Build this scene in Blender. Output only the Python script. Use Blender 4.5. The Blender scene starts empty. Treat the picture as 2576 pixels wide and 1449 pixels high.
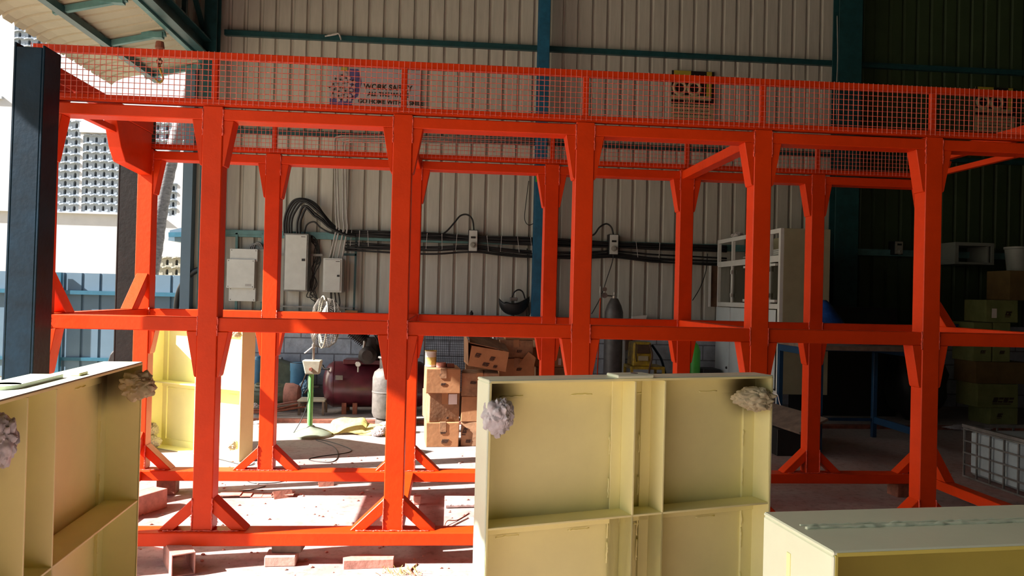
import bpy, bmesh, math, random
from mathutils import Vector, Matrix, noise
random.seed(7)
S = bpy.context.scene
COL = S.collection
V = Vector
# ---------------------------------------------------------------- camera
FPX, CYAW, CPIT, CROL = 1900.0, .0805, .0083, .0243
CAM = V((0, 0, 1.42))
_cy, _sy = math.cos(CYAW), math.sin(CYAW)
FW = V((_sy*math.cos(CPIT), _cy*math.cos(CPIT), math.sin(CPIT)))
_r = V((_cy, -_sy, 0)); _u = _r.cross(FW)
RT = _r*math.cos(CROL) + _u*math.sin(CROL)
UP = -_r*math.sin(CROL) + _u*math.cos(CROL)
cd = bpy.data.cameras.new('camera'); cam = bpy.data.objects.new('camera', cd); COL.objects.link(cam)
cd.sensor_width = 36; cd.lens = 36*FPX/2576; cd.clip_start = .05; cd.clip_end = 400
cam.matrix_world = Matrix(((RT.x, UP.x, -FW.x, CAM.x), (RT.y, UP.y, -FW.y, CAM.y), (RT.z, UP.z, -FW.z, CAM.z), (0, 0, 0, 1)))
S.camera = cam
# ---------------------------------------------------------------- sky, sun, exposure
w = bpy.data.worlds.new('sky'); S.world = w; w.use_nodes = True
nt = w.node_tree; bg = nt.nodes['Background']
sk = nt.nodes.new('ShaderNodeTexSky'); sk.sky_type = 'NISHITA'; sk.sun_disc = False
sk.sun_elevation = math.radians(39); sk.sun_rotation = math.radians(280); sk.air_density = 1.2; sk.dust_density = 4.0; sk.ozone_density = 1
nt.links.new(sk.outputs[0], bg.inputs[0]); bg.inputs[1].default_value = .27
sd = bpy.data.lights.new('sun', 'SUN'); sun = bpy.data.objects.new('sun', sd); COL.objects.link(sun)
SUN = V((1, .24, -.76)).normalized()
sun.rotation_euler = SUN.to_track_quat('-Z', 'Y').to_euler(); sun.location = (-12, -3, 12)
sd.energy = 17; sd.angle = math.radians(.55); sd.color = (1, .97, .93)
S.view_settings.view_transform = 'Standard'; S.view_settings.look = 'None'
S.view_settings.gamma = 1; S.view_settings.use_curve_mapping = False
S.view_settings.exposure = 0.58
S.cycles.max_bounces = 10; S.cycles.diffuse_bounces = 6
# ---------------------------------------------------------------- pixel -> point on a real plane (authoring aid)
def ray(px, py): return FW + RT*((px-1288)/FPX) - UP*((py-724.5)/FPX)
def atY(px, py, Y): d = ray(px, py); return CAM + d*(Y/d.y)
def atX(px, py, X): d = ray(px, py); return CAM + d*(X/d.x)
def atZ(px, py, Z=0): d = ray(px, py); return CAM + d*((Z-CAM.z)/d.z)
# ---------------------------------------------------------------- materials
MC = {}
def mat(name, col, rough=.6, metal=0, var=.12, scale=6, bump=.0, bscale=40, col2=None, spec=.5, coat=0, stretch=(1, 1, 1), thr=None):
    m = bpy.data.materials.new(name); m.use_nodes = True; t = m.node_tree; b = t.nodes['Principled BSDF']
    b.inputs['Roughness'].default_value = rough; b.inputs['Metallic'].default_value = metal
    b.inputs['Specular IOR Level'].default_value = spec; b.inputs['Coat Weight'].default_value = coat
    tc = t.nodes.new('ShaderNodeTexCoord'); mp = t.nodes.new('ShaderNodeMapping'); mp.inputs['Scale'].default_value = stretch
    t.links.new(tc.outputs['Object'], mp.inputs[0])
    n = t.nodes.new('ShaderNodeTexNoise'); n.inputs['Scale'].default_value = scale; n.inputs['Detail'].default_value = 6; n.inputs['Roughness'].default_value = .65
    t.links.new(mp.outputs[0], n.inputs[0])
    r = t.nodes.new('ShaderNodeValToRGB'); c = V(col[:3]); c2 = V(col2[:3]) if col2 else c*(1-var*1.6)
    r.color_ramp.elements[0].color = (*c2, 1); r.color_ramp.elements[1].color = (*(c*(1+var*.5)), 1)
    lo, hi = thr if thr else (.3, .68)
    r.color_ramp.elements[0].position = lo; r.color_ramp.elements[1].position = hi
    t.links.new(n.outputs[0], r.inputs[0]); t.links.new(r.outputs[0], b.inputs['Base Color'])
    if bump:
        n2 = t.nodes.new('ShaderNodeTexNoise'); n2.inputs['Scale'].default_value = bscale; n2.inputs['Detail'].default_value = 4
        t.links.new(mp.outputs[0], n2.inputs[0])
        bp = t.nodes.new('ShaderNodeBump'); bp.inputs['Strength'].default_value = bump; bp.inputs['Distance'].default_value = .01
        t.links.new(n2.outputs[0], bp.inputs['Height']); t.links.new(bp.outputs[0], b.inputs['Normal'])
    MC[name] = m; return m
M_red = mat('red_paint', (.62, .041, .003), .42, spec=.22, var=.08, scale=5, bump=.12, bscale=30)
M_weld = mat('red_weld', (.8, .10, .06), .35, var=.3, scale=60, bump=.8, bscale=90)
M_creamsh = mat('shaded_cream_paint', (.50, .45, .10), .4, var=.08, scale=3)  # same cream paint, with the box interior's shade put into the colour
M_crate = mat('crate_plastic', (.34, .40, .43), .5, var=.1)
M_wirep = mat('pink_red_wire', (.72, .20, .15), .4, var=.2, scale=40)
M_cream = mat('cream_paint', (.87, .83, .41), .38, spec=.3, var=.05, scale=3, bump=.05, bscale=25)
M_creamout = mat('skylit_cream_paint', (.62, .69, .53), .38, var=.05, scale=3, bump=.05)  # same cream, with skylight on the outer faces put into the colour
M_smoke = mat('soot_stain', (.30, .25, .11), .6, var=.3, scale=14)
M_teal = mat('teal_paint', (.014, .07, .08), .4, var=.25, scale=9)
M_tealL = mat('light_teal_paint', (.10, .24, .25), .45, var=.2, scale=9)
M_blue = mat('blue_paint', (.02, .13, .24), .4, var=.2, scale=9)
M_navy = mat('navy_gloss', (.003, .016, .032), .45, spec=.2, var=.4, scale=5, bump=.1)
M_black = mat('black_gloss', (.010, .007, .006), .5, spec=.2, var=.4, scale=5, bump=.15)
M_sheet = mat('wall_sheet', (.50, .49, .44), .5, var=.10, scale=3, stretch=(6, 1, .6))
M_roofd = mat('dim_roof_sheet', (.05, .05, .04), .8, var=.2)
M_sheetsh = mat('shade_green_sheet', (.035, .060, .025), .55, var=.15, scale=3)  # darkness of the right bay put into the sheet colour
M_sheetout = mat('canopy_sheet', (.44, .41, .31), .6, var=.08, scale=3)
M_dark = mat('black_rubber', (.012, .012, .013), .5, var=.3)
M_pvc = mat('grey_conduit', (.42, .40, .38), .5, var=.15)
M_box = mat('box_enamel', (.56, .57, .54), .4, var=.06, scale=8)
M_boxside = mat('box_side', (.30, .29, .25), .5, var=.15)
M_greymetal = mat('grey_metal', (.22, .21, .20), .4, metal=.4, var=.3, scale=12)
M_chrome = mat('dull_chrome', (.36, .34, .32), .35, metal=.8, var=.2)
M_card = mat('cardboard', (.38, .18, .075), .85, var=.16, scale=6, bump=.15, bscale=25)
M_cardD = mat('cardboard_dusty', (.30, .16, .08), .9, var=.3, scale=9, bump=.2)
M_cardG = mat('cardboard_dim_green', (.18, .20, .07), .9, var=.2, scale=6)  # right-hand cartons darkened in colour for the weak light there
M_ink = mat('ink', (.045, .02, .012), .8, var=.3)
M_label = mat('paper_label', (.66, .60, .56), .8, var=.08)
M_paper = mat('crumpled_paper', (.52, .46, .30), .85, var=.12, scale=12, bump=.4, bscale=20)
M_paperg = mat('grey_plastic_film', (.50, .48, .50), .45, var=.25, scale=10, bump=.4, bscale=20)
M_rust = mat('rusty_steel', (.26, .085, .05), .8, var=.35, scale=14, bump=.3)
M_scrap = mat('primer_scrap', (.50, .24, .19), .75, var=.25, scale=14, bump=.2)
M_pink = mat('dusty_block', (.50, .33, .27), .8, var=.25, scale=12, bump=.2)
M_green = mat('green_pole', (.14, .42, .12), .35, var=.15, scale=20)
M_lgreen = mat('green_band', (.06, .45, .05), .4, var=.1)
M_ivory = mat('ivory_enamel', (.40, .38, .29), .5, var=.15, scale=14)
M_maroon = mat('maroon_tank', (.085, .012, .022), .3, var=.35, scale=5)
M_cast = mat('cast_iron', (.03, .022, .02), .55, metal=.3, var=.4, scale=14)
M_lpg = mat('grey_cylinder', (.11, .095, .085), .6, var=.3, scale=12, bump=.2)
M_oxy = mat('dark_cylinder', (.085, .08, .08), .45, var=.3, scale=9)
M_yellow = mat('yellow_enamel', (.52, .36, .02), .45, var=.2, scale=18, col2=(.16, .10, .03))
M_sack = mat('yellow_sack', (.62, .52, .16), .8, var=.2, scale=14, bump=.4)
M_rag = mat('white_rag', (.60, .56, .55), .9, var=.35, scale=20, bump=.5)
M_white = mat('white_enamel', (.62, .63, .60), .45, var=.06)
M_dimw = mat('dim_white', (.22, .24, .22), .5, var=.1)  # darker copy of the white enamel, shade of the right side painted in
M_dimcard = mat('dim_cardboard', (.14, .09, .03), .9, var=.2)  # cardboard copy carrying the right side's shade in its colour
M_bench = mat('bench_blue', (.008, .045, .11), .45, var=.2)
M_whiteb = mat('bluish_white_enamel', (.52, .58, .60), .4, var=.06)
M_cabin = mat('cabinet_olive', (.34, .31, .20), .5, var=.08)
M_glass = mat('dark_glass', (.03, .028, .015), .12, var=.3)
M_tarp = mat('blue_tarp', (.01, .06, .28), .4, var=.3, scale=8, bump=.5)
M_wood = mat('grey_wood', (.18, .13, .10), .8, var=.3, scale=8)
M_brown = mat('brown_board', (.10, .05, .025), .7, var=.3)
M_ext = mat('white_render', (.45, .46, .48), .85, var=.03, scale=4, bump=.1)
M_extw = mat('cream_render', (.40, .385, .375), .85, var=.05, scale=3, bump=.3, bscale=6)
M_jali = mat('jali_block', (.27, .30, .33), .85, var=.10, scale=9)
M_jaliw = mat('jali_block_warm', (.30, .28, .22), .85, var=.10, scale=9)
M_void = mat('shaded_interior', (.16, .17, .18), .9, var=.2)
M_fence = mat('fence_sheet', (.10, .16, .215), .5, var=.06, scale=3)
M_fblue = mat('fence_post_paint', (.02, .11, .17), .45, var=.15)
M_bark = mat('palm_bark', (.20, .19, .19), .9, var=.35, scale=10, bump=.7, bscale=14, stretch=(1, 1, 3))
M_leaf = mat('palm_leaf', (.05, .12, .02), .6, var=.3)
M_belt = mat('purple_print', (.10, .08, .24), .6, var=.3)
M_flower = mat('pink_print', (.55, .42, .44), .6, var=.2)
M_ban = mat('banner_vinyl', (.40, .37, .40), .55, var=.06)
M_py = mat('poster_yellow', (.42, .34, .04), .55, var=.06)
M_pc = mat('poster_cream', (.42, .36, .22), .55, var=.06)
M_pd = mat('poster_black', (.02, .012, .012), .5, var=.3)
M_pb = mat('motor_blue', (.06, .20, .34), .5, var=.2)
M_mg = mat('motor_green', (.10, .12, .08), .6, var=.3)
M_earth = mat('outside_ground', (.35, .30, .20), .9, var=.15, scale=2, bump=.3)
# brick plinth
m = mat('whitewashed_blocks', (.46, .50, .56), .85, var=.22, scale=5, bump=.0)
t = m.node_tree; b = t.nodes['Principled BSDF']
br = t.nodes.new('ShaderNodeTexBrick'); br.inputs['Scale'].default_value = 1; br.inputs['Brick Width'].default_value = .42
br.inputs['Row Height'].default_value = .2; br.inputs['Mortar Size'].default_value = .008; br.inputs['Color1'].default_value = (1, 1, 1, 1)
br.inputs['Color2'].default_value = (.93, .93, .95, 1); br.inputs['Mortar'].default_value = (.45, .42, .42, 1)
tc = t.nodes.new('ShaderNodeTexCoord'); sx = t.nodes.new('ShaderNodeSeparateXYZ'); cx_ = t.nodes.new('ShaderNodeCombineXYZ')
t.links.new(tc.outputs['Object'], sx.inputs[0]); t.links.new(sx.outputs[0], cx_.inputs[0]); t.links.new(sx.outputs[2], cx_.inputs[1])
t.links.new(cx_.outputs[0], br.inputs['Vector'])
mx = t.nodes.new('ShaderNodeMixRGB'); mx.blend_type = 'MULTIPLY'; mx.inputs[0].default_value = 1
rp = [n for n in t.nodes if n.type == 'VALTORGB'][0]
t.links.new(rp.outputs[0], mx.inputs[1]); t.links.new(br.outputs[0], mx.inputs[2]); t.links.new(mx.outputs[0], b.inputs['Base Color'])
n2 = t.nodes.new('ShaderNodeTexNoise'); n2.inputs['Scale'].default_value = 14; n2.inputs['Detail'].default_value = 8; t.links.new(tc.outputs['Object'], n2.inputs[0])
ad = t.nodes.new('ShaderNodeMath'); ad.operation = 'ADD'; t.links.new(n2.outputs[0], ad.inputs[0]); t.links.new(br.outputs[0], ad.inputs[1])
bp = t.nodes.new('ShaderNodeBump'); bp.inputs['Strength'].default_value = .8; bp.inputs['Distance'].default_value = .02
t.links.new(ad.outputs[0], bp.inputs['Height']); t.links.new(bp.outputs[0], b.inputs['Normal'])
M_block = m
# floor: dusty red oxide overspray on concrete
m = mat('red_oxide_floor', (.33, .18, .16), .8, scale=1.3, col2=(.38, .31, .29), thr=(.38, .6), bump=.5, bscale=9)
t = m.node_tree; b = t.nodes['Principled BSDF']; rp = [n for n in t.nodes if n.type == 'VALTORGB'][0]
tc = t.nodes.new('ShaderNodeTexCoord'); n3 = t.nodes.new('ShaderNodeTexNoise'); n3.inputs['Scale'].default_value = 18; n3.inputs['Detail'].default_value = 10; n3.inputs['Roughness'].default_value = .75
t.links.new(tc.outputs['Object'], n3.inputs[0]); r3 = t.nodes.new('ShaderNodeValToRGB'); r3.color_ramp.elements[0].position = .36; r3.color_ramp.elements[0].color = (.35, .33, .33, 1)
r3.color_ramp.elements[1].position = .5; r3.color_ramp.elements[1].color = (1, 1, 1, 1); t.links.new(n3.outputs[0], r3.inputs[0])
# grey, unpainted concrete away from the red overspray under the frame
sx = t.nodes.new('ShaderNodeSeparateXYZ'); t.links.new(tc.outputs['Object'], sx.inputs[0])
mr = t.nodes.new('ShaderNodeMapRange'); mr.inputs[1].default_value = 6.2; mr.inputs[2].default_value = 8.2; t.links.new(sx.outputs[1], mr.inputs[0])
mg = t.nodes.new('ShaderNodeMixRGB'); mg.inputs[2].default_value = (.31, .28, .265, 1); t.links.new(mr.outputs[0], mg.inputs[0]); t.links.new(rp.outputs[0], mg.inputs[1])
mx = t.nodes.new('ShaderNodeMixRGB'); mx.blend_type = 'MULTIPLY'; mx.inputs[0].default_value = .55
t.links.new(mg.outputs[0], mx.inputs[1]); t.links.new(r3.outputs[0], mx.inputs[2]); t.links.new(mx.outputs[0], b.inputs['Base Color'])
M_floor = m
# ---------------------------------------------------------------- mesh builder
class MB:
    def __init__(s): s.bm = bmesh.new(); s.mi = 0
    def _f(s, vs):
        try: f = s.bm.faces.new(vs); f.material_index = s.mi; return f
        except ValueError: return None
    def hexa(s, p):     # 8 points: bottom 4 ccw, top 4
        v = [s.bm.verts.new(q) for q in p]
        for a in ((3, 2, 1, 0), (4, 5, 6, 7), (0, 1, 5, 4), (1, 2, 6, 5), (2, 3, 7, 6), (3, 0, 4, 7)): s._f([v[i] for i in a])
        return s
    def box(s, x0, y0, z0, x1, y1, z1):
        x0, x1 = min(x0, x1), max(x0, x1); y0, y1 = min(y0, y1), max(y0, y1); z0, z1 = min(z0, z1), max(z0, z1)
        return s.hexa([(x0, y0, z0), (x1, y0, z0), (x1, y1, z0), (x0, y1, z0), (x0, y0, z1), (x1, y0, z1), (x1, y1, z1), (x0, y1, z1)])
    def bar(s, p, q, a, b=None, up=(0, 0, 1)):   # rectangular bar from p to q, a wide, b along up
        b = b or a; p = V(p); q = V(q); d = (q-p).normalized(); u = V(up)
        if abs(d.dot(u)) > .98: u = V((0, 1, 0))
        sde = d.cross(u).normalized(); u = sde.cross(d)
        o = [(-1, -1), (1, -1), (1, 1), (-1, 1)]
        return s.hexa([p+sde*(i*a/2)+u*(j*b/2) for i, j in o]+[q+sde*(i*a/2)+u*(j*b/2) for i, j in o])
    def prism(s, pts, d):   # polygon (3D points) extruded by vector d
        d = V(d); v0 = [s.bm.verts.new(V(p)) for p in pts]; v1 = [s.bm.verts.new(V(p)+d) for p in pts]
        s._f(v0[::-1]); s._f(v1); n = len(pts)
        for i in range(n): s._f([v0[i], v0[(i+1) % n], v1[(i+1) % n], v1[i]])
        return s
    def tube(s, pts, r, n=8, cap=True):
        pts = [V(p) for p in pts]; m_ = len(pts); rr = r if isinstance(r, (list, tuple)) else [r]*m_
        t0 = (pts[1]-pts[0]).normalized(); a = V((0, 0, 1)) if abs(t0.z) < .9 else V((1, 0, 0)); nrm = t0.cross(a).normalized(); rings = []
        for i, p in enumerate(pts):
            tt = (pts[min(i+1, m_-1)]-pts[max(i-1, 0)]).normalized()
            nrm = (nrm-tt*nrm.dot(tt)).normalized(); bn = tt.cross(nrm)
            rings.append([s.bm.verts.new(p+(nrm*math.cos(k*2*math.pi/n)+bn*math.sin(k*2*math.pi/n))*rr[i]) for k in range(n)])
        for i in range(m_-1):
            for k in range(n): s._f([rings[i][k], rings[i][(k+1) % n], rings[i+1][(k+1) % n], rings[i+1][k]])
        if cap: s._f(rings[0][::-1]); s._f(rings[-1])
        return s
    def ring(s, c, ax, R_, r, n=32, m_=6, a0=0, a1=2*math.pi, sy=1):
        c = V(c); ax = V(ax).normalized(); a = V((0, 0, 1)) if abs(ax.z) < .9 else V((1, 0, 0)); e1 = ax.cross(a).normalized(); e2 = e1.cross(ax)
        full = abs(a1-a0-2*math.pi) < 1e-3
        pts = [c+(e1*math.cos(a0+(a1-a0)*k/n)+e2*math.sin(a0+(a1-a0)*k/n)*sy)*R_ for k in range(n+1)]
        s.tube(pts, r, m_, cap=not full); return s
    def lathe(s, c, prof, ax=(0, 0, 1), n=24, cap=True):   # prof: (radius, height)
        c = V(c); ax = V(ax).normalized(); a = V((0, 0, 1)) if abs(ax.z) < .9 else V((1, 0, 0)); e1 = ax.cross(a).normalized(); e2 = ax.cross(e1)
        rings = []
        for r, h in prof: rings.append([s.bm.verts.new(c+ax*h+(e1*math.cos(k*2*math.pi/n)+e2*math.sin(k*2*math.pi/n))*max(r, 1e-4)) for k in range(n)])
        for i in range(len(prof)-1):
            for k in range(n): s._f([rings[i][k], rings[i][(k+1) % n], rings[i+1][(k+1) % n], rings[i+1][k]])
        if cap: s._f(rings[0][::-1]); s._f(rings[-1])
        return s
    def blob(s, c, rx, ry, rz, amp=.2, fr=6, seed=0, sub=3, crease=False):
        r_ = bmesh.ops.create_icosphere(s.bm, subdivisions=sub, radius=1)
        for v in r_['verts']:
            p = v.co.copy(); o = V((seed*3.7, seed*1.3, seed*2.1))
            k = noise.noise(p*fr*.35+o)
            if crease:
                w_ = V((noise.noise(p*1.7+o), noise.noise(p*1.7+o+V((9, 0, 0))), noise.noise(p*1.7+o+V((0, 9, 0)))))*.5
                d1, _ = noise.voronoi(p*2.1+w_+o); d2, _ = noise.voronoi(p*4.6+w_*2+o)
                k = (d1[1]-d1[0])*.75+(d2[1]-d2[0])*.30-.42+noise.noise(p*1.1+o)*.5
            q = p*(1+amp*k)
            v.co = V((c[0]+q.x*rx, c[1]+q.y*ry, c[2]+q.z*rz))
        return s
    def xf(s, M_): bmesh.ops.transform(s.bm, matrix=M_, verts=s.bm.verts); return s
    def build(s, name, m, parent=None, bev=0, smooth=False, world=True, loc=None, seg=1):
        if bev: bmesh.ops.bevel(s.bm, geom=[e for e in s.bm.edges], offset=bev, segments=seg, profile=.5, affect='EDGES', clamp_overlap=True)
        bmesh.ops.recalc_face_normals(s.bm, faces=s.bm.faces)
        me = bpy.data.meshes.new(name); 
        root = parent
        if root is not None and world:
            off = V(root.get('_o', (0, 0, 0))); bmesh.ops.translate(s.bm, vec=-off, verts=s.bm.verts)
        if loc is not None: bmesh.ops.translate(s.bm, vec=-V(loc), verts=s.bm.verts)
        s.bm.to_mesh(me); s.bm.free()
        for mm in (m if isinstance(m, (list, tuple)) else [m]): me.materials.append(mm)
        if smooth:
            for p in me.polygons: p.use_smooth = True
            if smooth == 'auto':
                try: me.set_sharp_from_angle(angle=math.radians(35))
                except Exception: pass
        o = bpy.data.objects.new(name, me); COL.objects.link(o)
        if parent is not None: o.parent = parent; o['_o'] = tuple(V(parent.get('_o', (0, 0, 0))))
        if loc is not None: o.location = loc; o['_o'] = tuple(loc)
        return o
def thing(name, label, cat, loc=(0, 0, 0), rz=0, group=None, local=False, rot=None):
    o = bpy.data.objects.new(name, None); COL.objects.link(o); o.location = loc; o.rotation_euler = rot or (0, 0, rz)
    o.empty_display_size = .1; o['_o'] = (0, 0, 0) if local else tuple(loc); tag(o, label, cat, group); return o
def tag(o, label=None, cat=None, group=None, kind=None):
    if label: o['label'] = label
    if cat: o['category'] = cat
    if group: o['group'] = group
    if kind: o['kind'] = kind
    return o
def struct(name, mb, m, label=None, cat=None, **k):
    o = mb.build(name, m, **k); o['kind'] = 'structure'
    if label: o['label'] = label
    if cat: o['category'] = cat
    return o
def dup(o, parent=None):
    c = o.copy(); COL.objects.link(c)
    if parent is not None: c.parent = parent
    for ch in list(o.children): dup(ch, c)
    return c
def textmesh(name, txt, size, m, parent, M_, ext=.001, align='CENTER', shear=0, world=True):
    cu = bpy.data.curves.new(name, 'FONT'); cu.body = txt; cu.size = size; cu.extrude = ext; cu.align_x = align; cu.shear = shear; cu.offset = size*.035
    tmp = bpy.data.objects.new('tmp', cu); COL.objects.link(tmp)
    dg = bpy.context.evaluated_depsgraph_get(); me = bpy.data.meshes.new_from_object(tmp.evaluated_get(dg)); COL.objects.unlink(tmp); bpy.data.objects.remove(tmp)
    off = V(parent.get('_o', (0, 0, 0))) if world else V((0, 0, 0))
    me.transform(Matrix.Translation(-off) @ M_); me.name = name; me.materials.clear(); me.materials.append(m)
    o = bpy.data.objects.new(name, me); COL.objects.link(o); o.parent = parent; o['_o'] = tuple(parent.get('_o', (0, 0, 0))); return o
FACE = Matrix.Rotation(math.pi/2, 4, 'X')   # text lying in XY -> standing, facing -Y
def smoothpath(pts, k=6):
    pts = [V(p) for p in pts]; out = []
    for i in range(len(pts)-1):
        p0 = pts[max(i-1, 0)]; p1 = pts[i]; p2 = pts[i+1]; p3 = pts[min(i+2, len(pts)-1)]
        for j in range(k):
            t = j/k; out.append(.5*((2*p1)+(p2-p0)*t+(2*p0-5*p1+4*p2-p3)*t*t+(3*p1-p0-3*p2+p3)*t**3))
    out.append(pts[-1]); return out
# ================================================================ SETTING
def sheet(mb, x0, x1, z0, z1, Y, pitch=.198, ph=-2.165, dep=.04, sgn=1, axis='x', back=.06, g=(.010, .034, .056)):
    n0 = math.ceil((x0-ph)/pitch); pts = [(x0, 0)]
    n = n0
    while ph+n*pitch+g[2] < x1:
        a = ph+n*pitch; pts += [(a, 0), (a+g[0], dep), (a+g[1], dep), (a+g[2], 0)]; n += 1
    pts += [(x1, 0), (x1, back), (x0, back)]
    if axis == 'x': P_ = [(a, Y+sgn*b_, z0) for a, b_ in pts]
    else: P_ = [(Y+sgn*b_, a, z0) for a, b_ in pts]
    mb.prism(P_, (0, 0, z1-z0)); return mb
struct('floor', MB().box(-3.35, -9, -.15, 8, 10.1, 0), M_floor)
struct('floor_2', MB().box(-40, -20, -.3, -3.35, 40, -.02).box(-3.35, 10.1, -.3, 20, 40, -.02), M_earth)
struct('wall_back', sheet(MB(), -3.30, 5.38, 1.13, 7.4, 10.0), M_sheet)
struct('wall_back_right', sheet(MB(), 5.38, 8, 1.13, 7.4, 10.0), M_sheetsh)
struct('wall_plinth', MB().box(-3.30, 9.82, 0, 8, 10.06, 1.135), M_block)
struct('wall_left', sheet(MB(), -9, 10.0, 4.25, 6.4, -3.23, sgn=-1, axis='y'), M_sheet)
struct('wall_left_added', sheet(MB(), -9, -6.5, 0, 4.4, -3.22, sgn=-1, axis='y'), M_sheet)  # unseen stretch added to narrow the opening and darken the right side
struct('wall_right', sheet(MB(), -9, 10.0, 0, 7.6, 8.0, axis='y'), M_roofd)
struct('wall_front', sheet(MB(), -3.3, 8.0, 0, 7.6, -9.0, sgn=-1), M_roofd)
struct('ceiling', MB().hexa([(-3.6, -9.3, 6.35), (8.2, -9.3, 7.45), (8.2, 10.2, 7.45), (-3.6, 10.2, 6.35), (-3.6, -9.3, 6.45), (8.2, -9.3, 7.55), (8.2, 10.2, 7.55), (-3.6, 10.2, 6.45)]), M_roofd)
def column(x0, x1, y0, y1, m, n, h=7.0, z0=0):
    mb = MB(); f = .02   # I-section: two flanges and a web
    mb.box(x0, y0, z0, x1, y0+f, h).box(x0, y1-f, z0, x1, y1, h).box((x0+x1)/2-.01, y0+f, z0, (x0+x1)/2+.01, y1-f, h)
    return struct('trim_%d' % n, mb, m)
column(-3.13, -2.98, 9.62, 9.80, M_teal, 1, 6.35)
c0 = atY(1357, 50, 9.62); c1 = atY(1384, 50, 9.62); column(c0.x, c1.x, 9.62, 9.80, M_blue, 2, 6.9)
gp = atY(1352, 447, 9.6)
struct('trim_3', MB().box(c0.x-.004, 9.608, gp.z-.05, c1.x+.004, 9.62, gp.z+.09), M_lgreen)
c0 = atY(2112, 60, 9.62); c1 = atY(2170, 60, 9.62); column(c0.x, c1.x, 9.62, 9.80, M_teal, 4, 7.0)
def girt(px, py, n, m, x0=-2.98, x1=8, h=.055, d=.06):
    z = atY(px, py, 9.93).z
    struct('trim_%d' % n, MB().box(x0, 9.99-d, z-h/2, x1, 9.99, z+h/2).box(x0, 9.985-d, z+h/2-.008, x1, 9.99-d, z+h/2+.012), m); return z
girt(1000, 104, 5, M_teal); zg2 = girt(1000, 346, 6, M_teal, h=.05); zg3 = girt(1000, 600, 7, M_tealL, h=.075)
struct('trim_8', MB().box(-3.42, 9.86, 0, -3.30, 10.06, 4.3), M_fence)   # corner flashing
# eave beam over the open side, its lower flange with light put into its colour, and bracing of the cladding above
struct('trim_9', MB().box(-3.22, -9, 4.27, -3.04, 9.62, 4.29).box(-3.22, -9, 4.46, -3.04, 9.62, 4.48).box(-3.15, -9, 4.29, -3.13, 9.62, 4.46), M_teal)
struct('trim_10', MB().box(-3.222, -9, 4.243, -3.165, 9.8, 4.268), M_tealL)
mb = MB()
for y in (9.06, 6.2, 3.2): mb.box(-3.20, y-.03, 4.48, -3.15, y+.03, 6.35)
mb.bar((-3.16, 9.7, 4.62), (-3.16, 8.3, 5.75), .05).bar((-3.16, 6.2, 4.6), (-3.16, 8.3, 5.75), .05)
struct('trim_11', mb, M_teal)
# roof purlins
mb = MB()
for x in (-1.5, .8, 3.1, 5.4): mb.box(x-.04, -9, 6.2+(x+3.2)*.098, x+.04, 9.9, 6.33+(x+3.2)*.098)
struct('trim_12', mb, M_teal)
struct('trim_13', MB().box(-3.2, 8.17, 0, 8, 8.27, .035), M_rust)     # rusty edge strip of the floor step
struct('floor_3', MB().box(-3.3, 8.27, 0, 8, 9.82, .03), MC['red_oxide_floor'])
# ================================================================ CANOPY
cn = thing('canopy', 'ribbed cream metal canopy sloping out from the eave beam with a curled outer edge', 'canopy', (-3.3, 9.9, 4.2))
prof = [(-3.225, 4.25), (-3.30, 4.235), (-3.55, 4.175), (-3.82, 4.11), (-4.05, 4.07), (-4.20, 4.03), (-4.29, 3.985), (-4.335, 3.94)]
mb = MB()
y = 9.9; ys = []
while y > -9: ys += [(y, 0), (y-.150, 0), (y-.162, .028), (y-.186, .028)]; y -= .198
G = []
for yy, dz in ys:
    row = [mb.bm.verts.new((x, yy, z+dz)) for x, z in prof] + [mb.bm.verts.new((x-.001, yy, z+dz+.004)) for x, z in prof[::-1]]; G.append(row)
for a, b_ in zip(G[:-1], G[1:]):
    k = len(a)
    for i in range(k): mb._f([a[i], a[(i+1) % k], b_[(i+1) % k], b_[i]])
mb._f(G[0]); mb._f(G[-1][::-1]); mb.build('roof_sheet', M_sheetout, cn)
MB().box(-3.86, -9, 4.02, -3.78, 10.02, 4.09).build('purlin', M_teal, cn)
for yb in (9.82, 8.62, 7.62, 6.2, 4.8, 3.4, 2.0, .6, -1, -3, -5, -7):
    MB().bar((-3.22, yb, 4.21), (-3.9, yb, 4.045), .05, .06).build('bracket_arm', M_tealL, cn)
    if yb < 9.8: MB().box(-3.46, yb-.045, 4.15, -3.24, yb+.03, 4.215).build('bracket_seat', M_tealL, cn)
p = atY(402, 112, 8.6)
ch = thing('chain_hoist', 'rusty chain with a small hook hanging from the canopy bracket', 'chain', (p.x, 8.6, p.z), group=None)
mb = MB().lathe((p.x, 8.6, p.z-.07), [(.03, 0), (.05, .03), (.04, .1)], n=10); mb.build('clamp', M_rust, ch, smooth='auto')
mb = MB()
for k in range(4): mb.ring((p.x, 8.6, p.z-.10-k*.045), (1, 0, 0) if k % 2 else (0, 1, 0), .028, .008, 12, 5)
mb.build('chain', M_rust, ch, smooth=True)
MB().tube(smoothpath([(p.x, 8.6, p.z-.24), (p.x+.02, 8.6, p.z-.30), (p.x+.045, 8.6, p.z-.37), (p.x+.01, 8.6, p.z-.42), (p.x-.04, 8.6, p.z-.38)]), .012, 6).build('hook', M_yellow, ch, smooth=True)
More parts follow.
